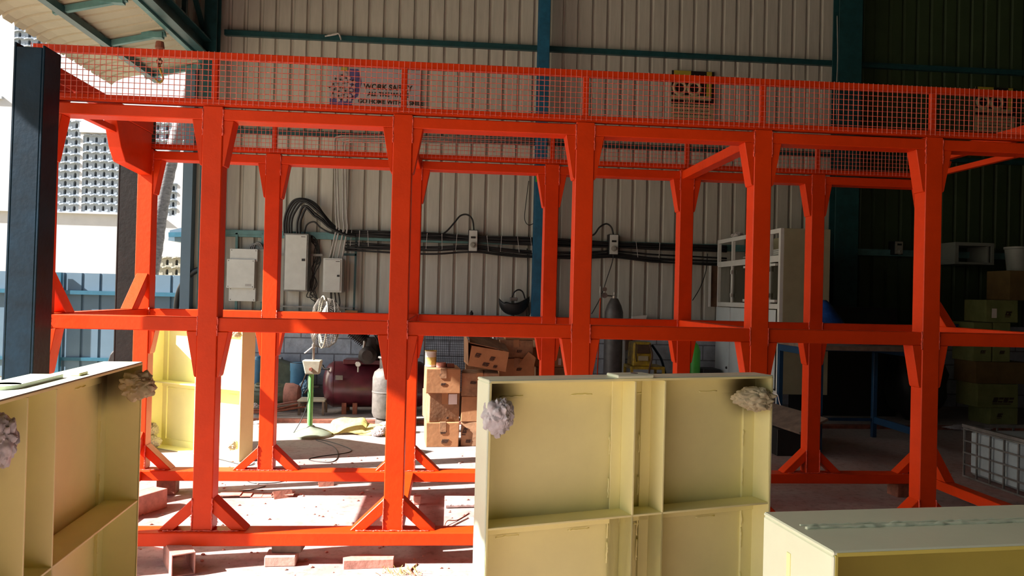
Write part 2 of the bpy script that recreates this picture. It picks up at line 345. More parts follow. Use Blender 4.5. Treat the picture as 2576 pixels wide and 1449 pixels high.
# ================================================================ OUTSIDE
bld = thing('neighbour_building', 'white rendered building with pierced block screens beyond the open side', 'building', (-9, 21.2, 0))
YF = 21.0
mb = MB().box(-18, YF+.25, 0, 1, YF+3, 15); mb.build('rear_wall', M_ext, bld)
def jali(x0, x1, z0, z1, Y, m, cell=.222):
    nx = max(1, round((x1-x0)/cell)); nz = max(1, round((z1-z0)/cell)); cw = (x1-x0)/nx; chh = (z1-z0)/nz; mb = MB(); D = .12
    for i in range(nx):
        for j in range(nz):
            xa = x0+i*cw; za = z0+j*chh; cx = xa+cw*.5; hw = cw*.15; zb = za+chh*.16; zt = za+chh*.60
            arch = [(cx-hw, zb), (cx+hw, zb), (cx+hw, zt), (cx+hw*.6, zt+hw*.8), (cx, zt+hw*1.15), (cx-hw*.6, zt+hw*.8), (cx-hw, zt)]
            outer = [(xa, za), (xa+cw, za), (xa+cw, zt), (xa+cw, za+chh), (cx, za+chh), (xa, za+chh), (xa, zt)]
            vo = [mb.bm.verts.new((a, Y, b_)) for a, b_ in outer]; vi = [mb.bm.verts.new((a, Y, b_)) for a, b_ in arch]; vd = [mb.bm.verts.new((a, Y+D, b_)) for a, b_ in arch]
            for k in range(7):
                q = (k+1) % 7; mb._f([vo[k], vo[q], vi[q], vi[k]]); mb._f([vi[k], vi[q], vd[q], vd[k]])
            # scalloped hood under each arch row
            pts = [(xa+cw*t_, Y-.026*math.sin(math.pi*t_)-.008, za+chh*(.86+.13*math.sin(math.pi*t_))) for t_ in (0, .25, .5, .75, 1)]
            for a, b_ in zip(pts[:-1], pts[1:]): mb.bar(a, b_, .05, .028)
            mb.box(xa-.02, Y-.012, za+.03, xa+.02, Y+.02, za+chh*.42)
    return mb
def pxr(x0, y0, x1, y1, Y): a = atY(x0, y1, Y); b_ = atY(x1, y0, Y); return a.x, b_.x, a.z, b_.z
FP = []
def screen(x0, y0, x1, y1, m=None, Y=YF):
    a = pxr(x0, y0, x1, y1, Y); jali(*a, Y, m).build('block_screen', m or M_jali, bld)
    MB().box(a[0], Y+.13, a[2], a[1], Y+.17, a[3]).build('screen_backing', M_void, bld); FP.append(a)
screen(205, 345, 382, 532); screen(125, 305, 205, 532); screen(36, 62, 112, 132); screen(384, 312, 480, 372); screen(384, 462, 447, 542); screen(384, 648, 480, 694, M_jaliw)
# facade skin around the screens: split the elevation into boxes leaving the screens open
xs = sorted({-18, 1, *[a[0] for a in FP], *[a[1] for a in FP]}); zs = sorted({0, 15, *[a[2] for a in FP], *[a[3] for a in FP]})
mb = MB()
for xa, xb in zip(xs[:-1], xs[1:]):
    run = None
    for za, zb in zip(zs[:-1], zs[1:]):
        cx, cz = (xa+xb)/2, (za+zb)/2; hole = any(a[0] < cx < a[1] and a[2] < cz < a[3] for a in FP)
        if hole:
            if run: mb.box(xa, YF-.02, run[0], xb, YF+.24, run[1]); run = None
        else: run = (run[0] if run else za, zb)
    if run: mb.box(xa, YF-.02, run[0], xb, YF+.24, run[1])
mb.build('facade_wall', M_extw, bld)
a = pxr(60, 540, 292, 533, YF); MB().box(a[0]-2, YF-.12, a[2], a[1]+1.2, YF-.02, a[3]).build('ledge', M_ext, bld)
a = pxr(205, 342, 292, 308, YF); MB().box(a[0], YF-.10, a[2], a[1]+.3, YF+.02, a[3]+.05).build('ledge', M_ext, bld)
a = pxr(0, 250, 8, 243, YF); MB().box(a[0]-1, YF-.08, a[2], a[1], YF-.02, a[3]).build('ledge', M_ext, bld)
# unseen block added off to the left to shade the back wall
sb = thing('shade_block', 'plain white block added out of view on the left to shade the back wall', 'building', (-11.5, 7.7, 0))
mb = MB().box(-13, 6.15, 0, -10, 9.3, 10.5); mb.build('wall', M_ext, sb); MB().box(-13.15, 6.0, 10.5, -9.85, 9.45, 10.7).build('roof_slab', M_ext, sb)
for z_ in (2, 5, 8): MB().box(-10.01, 7.2, z_, -9.97, 8.2, z_+1.1).build('window', M_void, sb)
# small hood canopy on that wall
p = atY(462, 582, 17); hd = thing('small_awning', 'small blue-grey lean-to roof end poking out beside the corner of the shed', 'awning', (p.x, 17, p.z))
MB().hexa([(p.x-.25, 16.8, p.z-.22), (p.x+.6, 16.8, p.z-.30), (p.x+.6, 18, p.z-.30), (p.x-.25, 18, p.z-.22), (p.x-.22, 16.8, p.z+.0), (p.x+.6, 16.8, p.z+.22), (p.x+.6, 18, p.z+.22), (p.x-.22, 18, p.z+.0)]).build('roof', M_fence, hd)
MB().bar((p.x-.22, 16.75, p.z-.10), (p.x+.6, 16.75, p.z-.06), .05, .10).build('fascia', M_fblue, hd)
MB().box(p.x+.5, 16.9, 0, p.x+.6, 17, p.z-.2).build('post', M_fblue, hd)
# fence
fe = thing('metal_fence', 'pale blue ribbed sheet fence with blue posts outside the open side', 'fence', (-6, 12, 0))
zt = atY(250, 688, 12).z
sheet(MB(), -9.5, -3.45, 0, zt, 12.0, pitch=.262, ph=-6.4, g=(.01, .03, .045), dep=.03).build('fence_sheet', M_fence, fe)
for px in (148, 470): p = atY(px, 720, 11.92); MB().box(p.x-.035, 11.9, 0, p.x+.035, 11.97, zt+(.0 if px == 148 else -.1)).build('fence_post', M_fblue, fe)
z = atY(250, 737, 11.95).z; MB().box(-9.5, 11.93, z-.03, -3.5, 11.99, z+.03).build('fence_rail', M_fblue, fe)
MB().box(-9.5, 11.97, .25, -3.5, 11.99, .30).build('fence_rail', M_fblue, fe)
# palm
pp = [atY(x, y, 13) for x, y in ((372, 735), (388, 640), (405, 520), (430, 400), (456, 300), (481, 190), (505, 60))]
base = V((pp[0].x-.08, 13, 0)); top = pp[-1]+V((.15, 0, 1.6))
pt = thing('palm_tree', 'leaning grey ringed palm trunk rising behind the fence', 'tree', base)
path = smoothpath([base]+pp+[top], 8)
mb = MB().tube(path, [.125-.03*i/len(path)+.008*(i % 2) for i in range(len(path))], 12); mb.build('trunk', M_bark, pt, smooth=True)
mb = MB()
for k in range(22):
    a = k*2.4; el = random.uniform(.1, .9); L = random.uniform(1.5, 2.1); prev = top
    rach = [top+V((math.cos(a)*L*t_, math.sin(a)*L*t_, L*(el*t_-.9*t_*t_))) for t_ in (0, .2, .4, .6, .8, 1)]
    mb.tube(rach, .014, 5)
    for i in range(1, 22):
        t_ = i/22; q = top+V((math.cos(a)*L*t_, math.sin(a)*L*t_, L*(el*t_-.9*t_*t_)))
        for sg in (-1, 1):
            dv = V((-math.sin(a)*sg+math.cos(a)*.5, math.cos(a)*sg+math.sin(a)*.5, -.5)).normalized()*.42*math.sin(math.pi*min(t_+.12, .97))
            mb.bar(q, q+dv, .028, .003)
mb.build('frond_crown', M_leaf, pt)
# ================================================================ RED FRAME
X = [-2.14, -1.291, -.322, .646, 1.627, 2.607, 3.479]; PW = .10
YA, YB = 3.985, 5.31; ZT = 2.35; ZB = .17
rf = thing('steel_rack', 'long glossy red welded steel frame with mesh guard rails standing on packing blocks', 'frame', (.7, 4.7, .10))
def R(name, mb, bev=.004, m=M_red, par=rf): return mb.build(name, m, par, bev=bev)
def weldline(mb, p, q, r=.004):
    p, q = V(p), V(q); n = max(3, int((q-p).length/.011)); pts = []
    for i in range(n+1): pts.append(p+(q-p)*(i/n)+V((random.uniform(-1, 1), random.uniform(-1, 1), random.uniform(-1, 1)))*.0018)
    mb.tube(pts, [r*random.uniform(.7, 1.3) for _ in pts], 5)
for side, Y0 in ((0, YA), (1, YB)):
    for i, x in enumerate(X):
        po = R('post', MB().box(x, Y0, ZB, x+PW, Y0+PW, ZT))
        wb = MB()
        for xx in (x, x+PW):
            weldline(wb, (xx, Y0-.001, ZB+.005), (xx, Y0-.001, ZB+.17), .004)
            weldline(wb, (xx, Y0+.003, 1.17), (xx, Y0+.003, 1.27), .004); weldline(wb, (xx, Y0+.003, 2.20), (xx, Y0+.003, 2.34), .004)
        weldline(wb, (x-.14, Y0-.004, ZB+.003), (x+PW+.14, Y0-.004, ZB+.003), .0035)
        wb.build('weld_bead', M_weld, po, smooth=True)
        for sg in (-1, 1):
            xe = x if sg < 0 else x+PW
            if (i == 0 and sg < 0) or (i == 6 and sg > 0): continue
            for zt_ in (2.279, 1.191):
                pts = [(xe, Y0+.006, zt_), (xe+sg*.055, Y0+.006, zt_), (xe+sg*.012, Y0+.006, zt_-.225), (xe+sg*.009, Y0+.006, zt_-.235), (xe, Y0+.006, zt_-.235)]
                R('gusset', MB().prism(pts, (0, .088, 0)), .003)
            R('brace', MB().prism([(xe, Y0+.008, ZB+.165), (xe, Y0+.008, ZB+.088), (xe+sg*.097, Y0+.008, ZB), (xe+sg*.172, Y0+.008, ZB)], (0, .09, 0)), .003)
    # long rails
    R('bottom_rail', MB().box(X[0]-.03, Y0-.032, .103, X[-1]+PW+.03, Y0+.095, ZB))
    for i in range(6):
        xa, xb = X[i]+PW, X[i+1]
        R('middle_rail', MB().box(xa, Y0+.008, 1.191, xb, Y0+.092, 1.264))
        R('top_beam', MB().box(xa, Y0+.004, 2.279, xb, Y0+.118, 2.338))
    # guard rail
    yg = Y0+.012
    R('guard_rail', MB().box(X[0], yg, 2.352, X[-1]+PW, yg+.035, 2.388), .002)
    R('guard_rail', MB().box(X[0], yg, 2.598, X[-1]+PW, yg+.035, 2.632), .002)
    for i, x in enumerate(X):
        wd = .05 if i in (0, 6) else .03; xc = x+PW/2 if 0 < i < 6 else (x+.028 if i == 0 else x+.072)
        R('guard_post', MB().box(xc-wd/2, yg, 2.388, xc+wd/2, yg+.03, 2.598), .002)
    ym = Y0-.002
    for i in range(6):
        mb = MB(); xa = X[i]+(0 if i == 0 else PW/2); xb = X[i+1]+(PW/2 if i < 5 else PW); n = round((xb-xa)/.0283)
        for k in range(n):
            xx = xa+(xb-xa)*k/n; mb.box(xx-.0013, ym, 2.358, xx+.0013, ym+.0026, 2.630)
        mb.build('upright_wires', M_wirep, rf); mb = MB()
        for k in range(9):
            zz = 2.365+k*.0283; mb.box(xa, ym+.0026, zz-.0013, xb, ym+.0052, zz+.0013)
        mb.build('wire_mesh', MC['red_weld'], rf)
ya, yb = YA+PW, YB
for i in (0, 2, 4, 6):
    x = X[i]+.01
    if i in (2, 4): R('cross_beam', MB().box(x, ya, 2.279, x+.08, yb, 2.338))
    R('cross_beam', MB().box(x, ya, 1.191, x+.08, yb, 1.264))
    R('cross_beam', MB().box(x-.005, ya+.01, .103, x+.085, yb-.03, ZB-.001))
for i in (0, 6):
    x = X[i]+.012; xg = X[i]+(.04 if i == 0 else .01)
    R('end_guard', MB().box(xg, YA+.05, 2.455, xg+.05, YB+.02, 2.54)); 
    R('end_guard', MB().box(xg, YA+.05, 2.352, xg+.035, YB+.02, 2.388), .002)
    for yy, sg in ((ya, 1), (yb, -1)):
        for zt_, d in ((1.264, .24), (ZB, .26)):     # raking braces above the cross beams
            R('brace', MB().prism([(x, yy, zt_+d), (x, yy, zt_+d-.10), (x, yy+sg*(d-.10), zt_), (x, yy+sg*d, zt_)], (.076, 0, 0)), .003)
        if i == 0 and sg < 0: pts = [(x, yy, 2.454), (x, yy-.56, 2.454), (x, yy-.47, 2.27), (x, yy-.40, 2.19), (x, yy, 2.17)]
        else: pts = [(x, yy, 2.454), (x, yy+sg*.16, 2.454), (x, yy+sg*.03, 2.20), (x, yy, 2.18)]
        R('gusset', MB().prism(pts, (.076, 0, 0)), .003)
# packing blocks under the frame
def blk(name, label, cat, c, s, rz, m, rot=None, group=None, bev=.004):
    o = MB().box(-s[0]/2, -s[1]/2, 0, s[0]/2, s[1]/2, s[2]).build(name, m, bev=bev); o.location = c; o.rotation_euler = rot or (0, 0, rz); return tag(o, label, cat, group)
for i, (px, py, wd, dp) in enumerate(((702, 1426, .155, .2), (975, 1426, .2, .2))):
    p = atZ(px, py) if i == 0 else V((-.38, 3.99, 0))
    if i == 0:
        blk('packing_block', 'short pink dusted timber block on the floor under the front bottom rail', 'block', (p.x, p.y+.06, 0), (.155, .12, .052), .05, M_pink)
        blk('packing_block', 'grey block squeezed between the pink timber and the front bottom rail', 'block', (p.x+.025, p.y+.10, .052), (.15, .10, .051), -.04, M_wood)
for x, y, lb in ((-1.98, 4.03, 'dark square packing tube under the front left foot of the red frame'), (.9, 4.03, 'packing block under the front rail behind the middle cream panel'),
              (2.8, 4.03, 'packing block under the front rail right of the middle cream panel'), (-1.9, 5.36, 'packing block under the back rail near the rear cream panel'), (.5, 5.36, 'packing block under the back rail beside the boxes'), (3.35, 5.36, 'packing block under the back rail by the blue bench')):
    blk('packing_block', lb, 'block', (x, y, 0), (.12, .12, .102), .1, M_rust)
# floor scraps
def stube(name, label, cat, c, L, a, wall, rz, m, rot=None):   # hollow square tube stub
    h = a/2; mb = MB()
    mb.box(-L/2, -h, 0, L/2, -h+wall, a).box(-L/2, h-wall, 0, L/2, h, a).box(-L/2, -h+wall, 0, L/2, h-wall, wall).box(-L/2, -h+wall, a-wall, L/2, h-wall, a)
    o = mb.build(name, m, bev=.0015); o.location = c; o.rotation_euler = rot or (0, 0, rz); return tag(o, label, cat)
p = atZ(452, 1452); stube('square_tube_offcut', 'large hollow square tube offcut at the bottom edge beside the left cream panel', 'offcut', (p.x-.05, p.y+.13, 0), .26, .11, .006, math.radians(118), M_scrap)
p = atZ(415, 1405); stube('square_tube_offcut', 'small red square tube offcut standing behind the large hollow one', 'offcut', (p.x-.02, p.y+.12, 0), .22, .06, .006, math.radians(110), M_red)
p = atZ(380, 1300); stube('channel_offcut', 'flat pink dusted channel offcut poking out behind the left cream panel', 'offcut', (p.x-.10, p.y+.10, 0), .30, .12, .008, math.radians(64), M_scrap)
def angle(name, label, c, L, a, rz, m, tilt=0):
    mb = MB().box(-L/2, 0, 0, L/2, a, .005).box(-L/2, 0, .005, L/2, .005, a); o = mb.build(name, m, bev=.001)
    o.location = c; o.rotation_euler = (tilt, 0, rz); return tag(o, label, 'offcut')
p = atZ(710, 1250); angle('angle_offcut', 'short red angle iron offcut lying tented at the end of the rusty strip', (p.x, p.y, .045), .13, .065, .5, M_rust, -2.3)
p = atZ(632, 1250)
mb = MB()
for k in range(8): mb.box(-.28+k*.07, -.05, .004+.008*math.sin(k), -.21+k*.07, .05, .010+.008*math.sin(k))
o = mb.build('steel_strip', M_scrap); o.location = (p.x, p.y+.02, .004); o.rotation_euler = (0, 0, .06); tag(o, 'dusty flat steel strip lying on the pink floor between the two left posts', 'strip')
p = atZ(820, 1222); angle('angle_offcut', 'tiny dark angle offcut lying alone on the sunlit floor near the back rail', (p.x, p.y, .03), .11, .05, .3, M_rust, -2.2)
p = atZ(930, 1429); o = MB().prism([(-.13, -.05, 0), (.12, -.03, 0), (.12, .03, 0), (-.04, .05, 0), (-.14, .0, 0)], (0, 0, .045)).build('pointed_offcut', M_scrap, bev=.002); o.location = (p.x, p.y+.03, 0); tag(o, 'pointed red dusted steel offcut on the floor under the front rail', 'offcut')
p = atZ(1049, 1271); blk('small_plate', 'small upright sunlit plate just right of the floor cross beam', 'plate', (p.x, p.y+.02, 0), (.05, .03, .06), .1, M_scrap)
p = atZ(1150, 1278); o = MB().lathe((0, 0, 0), [(.016, 0), (.02, .004), (.02, .34), (.016, .345)], (1, .1, 0), 14).build('pipe_offcut', M_rag, smooth='auto'); o.location = (p.x-.08, p.y, .021); tag(o, 'short whitish round pipe lying left of the middle cream panel', 'pipe')
p = atZ(1170, 1200); 
MB_ = MB().hexa([(-.5, 0, 0), (.6, 0, 0), (.6, .05, 0), (-.5, .05, 0), (-.5, 0, .012), (.6, 0, .012), (.6, .05, .012), (-.5, .05, .012)])
def wire(name, label, cat, pts, r, m, k=6, group=None):
    o = MB().tube(smoothpath(pts, k), r, 6).build(name, m, smooth=True, loc=tuple(V(pts[0]))); return tag(o, label, cat, group)
def fl(px, py, z=.004): q = atZ(px, py); return (q.x, q.y, z)
wire('loose_wire', 'dark bent wire on the floor beside the left face of the middle cream panel', 'wire', [fl(1118, 1326), fl(1126, 1318, .02), fl(1150, 1310), fl(1180, 1292)], .003, M_rust)
wire('loose_wire', 'second dark wire running up to the middle cream panel, right of the bent one', 'wire', [fl(1132, 1328), fl(1150, 1318), fl(1178, 1304)], .003, M_rust)
wire('loose_wire', 'red brown hooked wire on the floor below the front rail at the picture edge', 'wire', [fl(1050, 1420), fl(1036, 1432), fl(1034, 1440), fl(1046, 1452)], .004, M_rust)
wire('power_cord', 'thin black cord crossing the sunlit floor in front of the rear cream panels', 'cord', [fl(366, 1120), fl(420, 1131), fl(455, 1137), fl(480, 1141), fl(550, 1156), fl(620, 1172), (atZ(640, 1166).x, atZ(640, 1166).y, .006)], .0035, M_dark)
wire('fan_cord', 'grey cord looping on the shaded floor below the pedestal fan', 'cord', [fl(790, 1105), fl(830, 1112), fl(880, 1130), fl(872, 1140), fl(800, 1150), fl(778, 1158), fl(830, 1164), fl(850, 1150), fl(840, 1125), fl(795, 1108)], .0035, M_dark)
wire('loose_wire', 'thin dark wire lying behind the front post near the scrap strip', 'wire', [fl(560, 1245), fl(600, 1238), fl(640, 1232), fl(668, 1224)], .003, M_dark)
wire('loose_wire', 'thin wire curving along the floor just in front of the back rail', 'wire', [fl(620, 1210), fl(640, 1217), fl(690, 1216), fl(730, 1208)], .003, M_dark)
mb = MB(); p = atZ(1010, 1445)
for k in range(60):
    a = random.uniform(0, 6.28); r_ = random.uniform(0, .07); q = V((p.x+math.cos(a)*r_*1.6, p.y+math.sin(a)*r_, .002)); mb.tube([q, q+V((random.uniform(-.03, .03), random.uniform(-.02, .02), random.uniform(.005, .04)))], .0012, 4)
tag(mb.build('dry_grass', M_sack, loc=tuple(p)), 'tuft of dry grass and shavings on the floor at the bottom edge', 'grass', kind='stuff')
mb = MB()
for k in range(260):
    q = V((random.uniform(-1.9, .15), random.uniform(3.6, 6.6), 0)); s_ = random.uniform(.004, .014)
    mb.blob((q.x, q.y, s_*.3), s_, s_*.8, s_*.5, .3, 5, k, 1)
tag(mb.build('floor_grit', M_scrap), 'grit and crumbs scattered over the pink dusted floor', 'grit', kind='stuff')
# ================================================================ CREAM PANELS
def stained(name, base, spots, rad=.16, dark=(.10, .075, .03)):
    m = base.copy(); m.name = name; t = m.node_tree; b = t.nodes['Principled BSDF']; src = b.inputs['Base Color'].links[0].from_socket
    tc = t.nodes.new('ShaderNodeTexCoord'); nz = t.nodes.new('ShaderNodeTexNoise'); nz.inputs['Scale'].default_value = 9; t.links.new(tc.outputs['Object'], nz.inputs[0]); last = None
    for sp in spots:
        d = t.nodes.new('ShaderNodeVectorMath'); d.operation = 'DISTANCE'; d.inputs[1].default_value = sp; t.links.new(tc.outputs['Object'], d.inputs[0])
        ad = t.nodes.new('ShaderNodeMath'); ad.operation = 'MULTIPLY_ADD'; ad.inputs[1].default_value = .06; t.links.new(nz.outputs[0], ad.inputs[0]); t.links.new(d.outputs['Value'], ad.inputs[2])
        mr = t.nodes.new('ShaderNodeMapRange'); mr.interpolation_type = 'SMOOTHSTEP'; mr.inputs[1].default_value = rad+.03; mr.inputs[2].default_value = .05; t.links.new(ad.outputs[0], mr.inputs[0])
        if last is None: last = mr.outputs[0]
        else: mm = t.nodes.new('ShaderNodeMath'); mm.operation = 'MAXIMUM'; t.links.new(last, mm.inputs[0]); t.links.new(mr.outputs[0], mm.inputs[1]); last = mm.outputs[0]
    mx = t.nodes.new('ShaderNodeMixRGB'); mx.inputs[2].default_value = (*dark, 1); t.links.new(last, mx.inputs[0]); t.links.new(src, mx.inputs[1]); t.links.new(mx.outputs[0], b.inputs['Base Color'])
    return m
def tray(label, loc, rz, w_, h, t, ribs, shelves, spots=(), rot=None, group=None, seam=False, mo=None, inner=None):
    th = thing('cream_panel', label, 'panel', loc, rz, group, local=True, rot=rot)
    mo = mo or M_creamout; mi = stained('panel_paint', inner or M_cream, spots) if spots else M_cream
    e = .010; b_ = .0; lip = .055; yb = t-.008
    # outer frame of folded channel: outer plates paled by painted-in skylight, inner faces yellower
    def side(x0, z0, x1, z1, nm): return MB().box(x0, 0, z0, x1, t, z1).build(nm, mo, th, bev=.003, world=False)
    side(0, h-e, w_, h, 'top_channel'); side(0, 0, w_, e, 'bottom_channel'); side(0, e, e, h-e, 'side_channel'); side(w_-e, e, w_, h-e, 'side_channel')
    if seam:
        mb = MB(); weldline(mb, (.03, t*.52, h+.001), (w_-.03, t*.50, h+.001), .005); weldline(mb, (.03, t*.60, h+.0005), (w_-.03, t*.60, h+.0005), .003); mb.build('weld_seam', M_creamout, th, smooth=True, world=False)
    mb = MB().box(e, yb, e, w_-e, t-.001, h-e); mb.build('back_sheet', mi, th, world=False)
    mb = MB()      # inner channel flanges lying on the back sheet, plus linings
    mb.box(e, yb-.012, h-e-lip*1.25, w_-e, yb, h-e).box(e, yb-.012, e, w_-e, yb, e+lip).box(e, yb-.012, e+lip, e+lip, yb, h-e-lip*1.25).box(w_-e-lip, yb-.012, e+lip, w_-e, yb, h-e-lip*1.25)
    mb.box(e, .001, e, e+.002, yb-.012, h-e).box(w_-e-.002, .001, e, w_-e, yb-.012, h-e).box(e+.002, .001, h-e-.002, w_-e-.002, yb-.012, h-e)
    mb.box(e-.004, -.001, e, e+.002, .004, h-e).box(w_-e-.002, -.001, e, w_-e+.004, .004, h-e).box(e, -.001, h-e-.002, w_-e, .004, h-e+.006)
    mb.build('inner_flange', mi, th, world=False)
    zz = [e]+list(shelves)+[h-e]
    for s_ in shelves:
        MB().box(e+.002, .002, s_-.004, w_-e-.002, yb-.012, s_+.004).box(e+.002, yb-.018, s_-.05, w_-e-.002, yb-.012, s_-.004).build('shelf', mi, th, bev=.0012, world=False)
    for rx in ribs:
        for z0, z1 in zip(zz[:-1], zz[1:]):
            MB().box(rx-.004, .002, z0+.004, rx+.004, yb-.012, z1-.004).box(rx-.048, yb-.018, z0+.004, rx-.004, yb-.012, z1-.004).build('rib', mi, th, bev=.0012, world=False)
    wb = MB()
    for z0, z1 in zip(zz[:-1], zz[1:]):     # stitch welds
        for k in range(4):
            xx = .08+(w_-.2)*k/3.6; weldline(wb, (xx, yb-.013, z1-.062), (xx+.09, yb-.013, z1-.062), .003)
        for rx in list(ribs)+[w_-.015]:
            for k in range(3):
                z_ = z0+.05+(z1-z0-.15)*k/2.6; weldline(wb, (rx-.052, yb-.014, z_), (rx-.052, yb-.014, z_+.07), .0028)
    wb.build('stitch_weld', mi, th, smooth=True, world=False)
    return th
def wad(label, loc, r, seed, m=M_paper, rot=(0, 0, 0), cat='paper wad', name='paper_wad', group=None):
    o = MB().blob((0, 0, 0), r[0], r[1], r[2], .42, 6, seed, 5, crease=True).build(name, m, smooth='auto'); o.location = loc; o.rotation_euler = rot
    return tag(o, label, cat, group)
# middle panel
PZ = .296; PC = V((.134, 2.6, 0)); PWD, PH, PT = 1.225, 1.122, .118
tr = tray('large cream ribbed steel panel standing in the middle foreground with two vertical ribs', PC, PZ, PWD, PH, PT, (.585, .715), (.607, .13),
          [(.03, .1, PH-.06), (PWD-.06, .1, PH-.06)], rot=(math.radians(-.9)*-1*0, math.radians(.15), PZ))
Mc = Matrix.Translation(PC) @ Matrix.Rotation(PZ, 4, 'Z')
MB().box(.50, -.012, PH, .655, .075, PH+.012).build('lifting_plate', M_creamout, tr, bev=.003, world=False)
MB().lathe((.60, .04, PH+.0122), [(.014, 0), (.014, .001)], n=16).build('plate_hole', M_dark, tr, world=False)
wad('grey plastic wad stuffed into the top left corner of the middle cream panel', Mc @ V((.045, .01, PH-.125)), (.06, .05, .07), 3, M_paperg, cat='plastic wad', name='plastic_wad')
o = wad('tan paper wad tied with string in the top right corner of the middle cream panel', Mc @ V((PWD-.07, .02, PH-.10)), (.088, .05, .055), 5, M_paper)
q = Mc @ V((PWD-.02, -.02, PH-.09)); s_ = MB().tube(smoothpath([(q.x, q.y, q.z+.02), (q.x+.02, q.y, q.z+.012), (q.x+.03, q.y, q.z-.02), (q.x+.034, q.y, q.z-.03)]), .0015, 5).build('string', M_label, None); s_.parent = o; s_.matrix_parent_inverse = o.matrix_basis.inverted()
# left panel
LPc = V((-1.155, 1.82, 0)); Lrz = math.radians(93.5)
tl = tray('cream steel tray panel cut by the left picture edge, its top edge in full sun', LPc, Lrz, 1.36, 1.11, .15, (.42, .60), (.55, .12), [(1.32, .12, 1.04), (.30, .13, .93)])
ml = Matrix.Translation(LPc) @ Matrix.Rotation(Lrz, 4, 'Z')
MB().box(.50, .06, 1.11, .78, .16, 1.122).lathe((.50, .11, 1.11), [(.05, 0), (.05, .012)], n=20).build('lifting_plate', M_creamout, tl, bev=.001, world=False)
MB().box(.83, .03, 1.1101, .90, .06, 1.119).build('stop_lug', M_cream, tl, bev=.002, world=False)
wad('crumpled brown paper wad in the top far corner of the left cream panel', ml @ V((1.30, -.005, 1.02)), (.062, .075, .062), 8, M_paper, rot=(0, 0, Lrz))
wad('purplish paper wad half out of frame on the left cream panel', atX(-4, 1110, -1.19), (.05, .06, .075), 12, M_paperg)
# right low panel (box lying in front on the right)
a = atZ(2095, 1387, .90); b_ = atZ(1940, 1287, .90); rz = .095
tr2 = tray('greenish cream steel box at the bottom right corner with a weld seam on top', (a.x, a.y, 0), rz, 1.15, .90, (b_-a).length, (), (.45,), [(.03, .15, .86)], seam=True, inner=M_creamsh)
MB().box(-.002, .16, .45, .001, .175, .84).build('slot', M_cream, tr2, world=False)
# rear panels, in the sun behind the left of the frame
ry = -.541
for i, (dx, dy) in enumerate(((0, 0),)):
    A = atZ(372, 1125); tb = tray('sunlit cream steel panel standing behind the red frame on the left, bleached white', (A.x, A.y, 0), ry, 1.09, 1.14, .145, (.56,), (.58,), [], mo=M_cream)
mb_ = Matrix.Translation((A.x, A.y, 0)) @ Matrix.Rotation(ry, 4, 'Z')
for (lx, lz, r_, sd_, lb) in ((1.03, 1.05, .045, 21, 'small brown paper wad at the top right corner of the rear sunlit cream panel'), (1.02, .13, .045, 22, 'small grey paper wad at the bottom right corner of the rear sunlit cream panel'),
                             (.05, .16, .06, 23, 'pale yellow paper wad at the lower left corner of the rear sunlit cream panel')):
    wad(lb, mb_ @ V((lx, 0, lz)), (r_, r_*.8, r_), sd_, M_paper)
wad('second pale wad on the floor against the lower left of the rear sunlit cream panel', mb_ @ V((.10, -.03, .065)), (.07, .05, .06), 25, M_paper)
# dark columns at the open end of the frame
def navycol(x0, x1, y0, y1, h, label, m, lean=0, off=.0):
    t_ = thing('steel_column', label, 'column', ((x0+x1)/2, (y0+y1)/2, 0), local=True)
    a, d = (x1-x0)/2, (y1-y0)/2
    MB().box(-a, -d, .012, -a+.012, d, h).box(a-.012, -d, .012, a, d, h-.01).box(-a+.012, -d, .012, a-.012, -d+.01, h-.02).box(-a+.012, d-.01, .012, a-.012, d, h-.006).build('shaft', m, t_, bev=.003, world=False)
    MB().box(-a-.04, -d-.04, 0, a+.04, d+.04, .012).build('base_plate', m, t_, world=False); t_.rotation_euler = (0, lean, 0); return t_
qa = atY(12, 500, 3.72); qb = atY(91, 500, 3.72); navycol(qa.x, qb.x, 3.72, 3.87, 2.55, 'dark navy gloss steel box column at the far left in front of the red frame', M_navy, math.radians(.45))
qa = atY(293, 600, 5.75); qb = atY(362, 600, 5.75); navycol(qa.x, qb.x, 5.75, 5.92, 2.70, 'black gloss steel box column behind the left end of the red frame', M_black)
mb = MB().hexa([(-.22, 0, 0), (.25, 0, 0), (.25, .3, 0), (-.22, .3, 0), (.05, 0, .28), (.25, 0, .36), (.25, .3, .36), (.05, .3, .28)])
o = mb.build('dark_plate_stack', M_cast, bev=.004); p = atZ(270, 1010); o.location = (p.x, 7.6, .0); o.scale = (1, 1, 1.0)
p = atY(262, 905, 6.6); o.location = (p.x, 6.6, 0); o.scale = (1, 1, 3.0); tag(o, 'dark tilted steel housing showing between the black column and the left cream panel', 'housing')
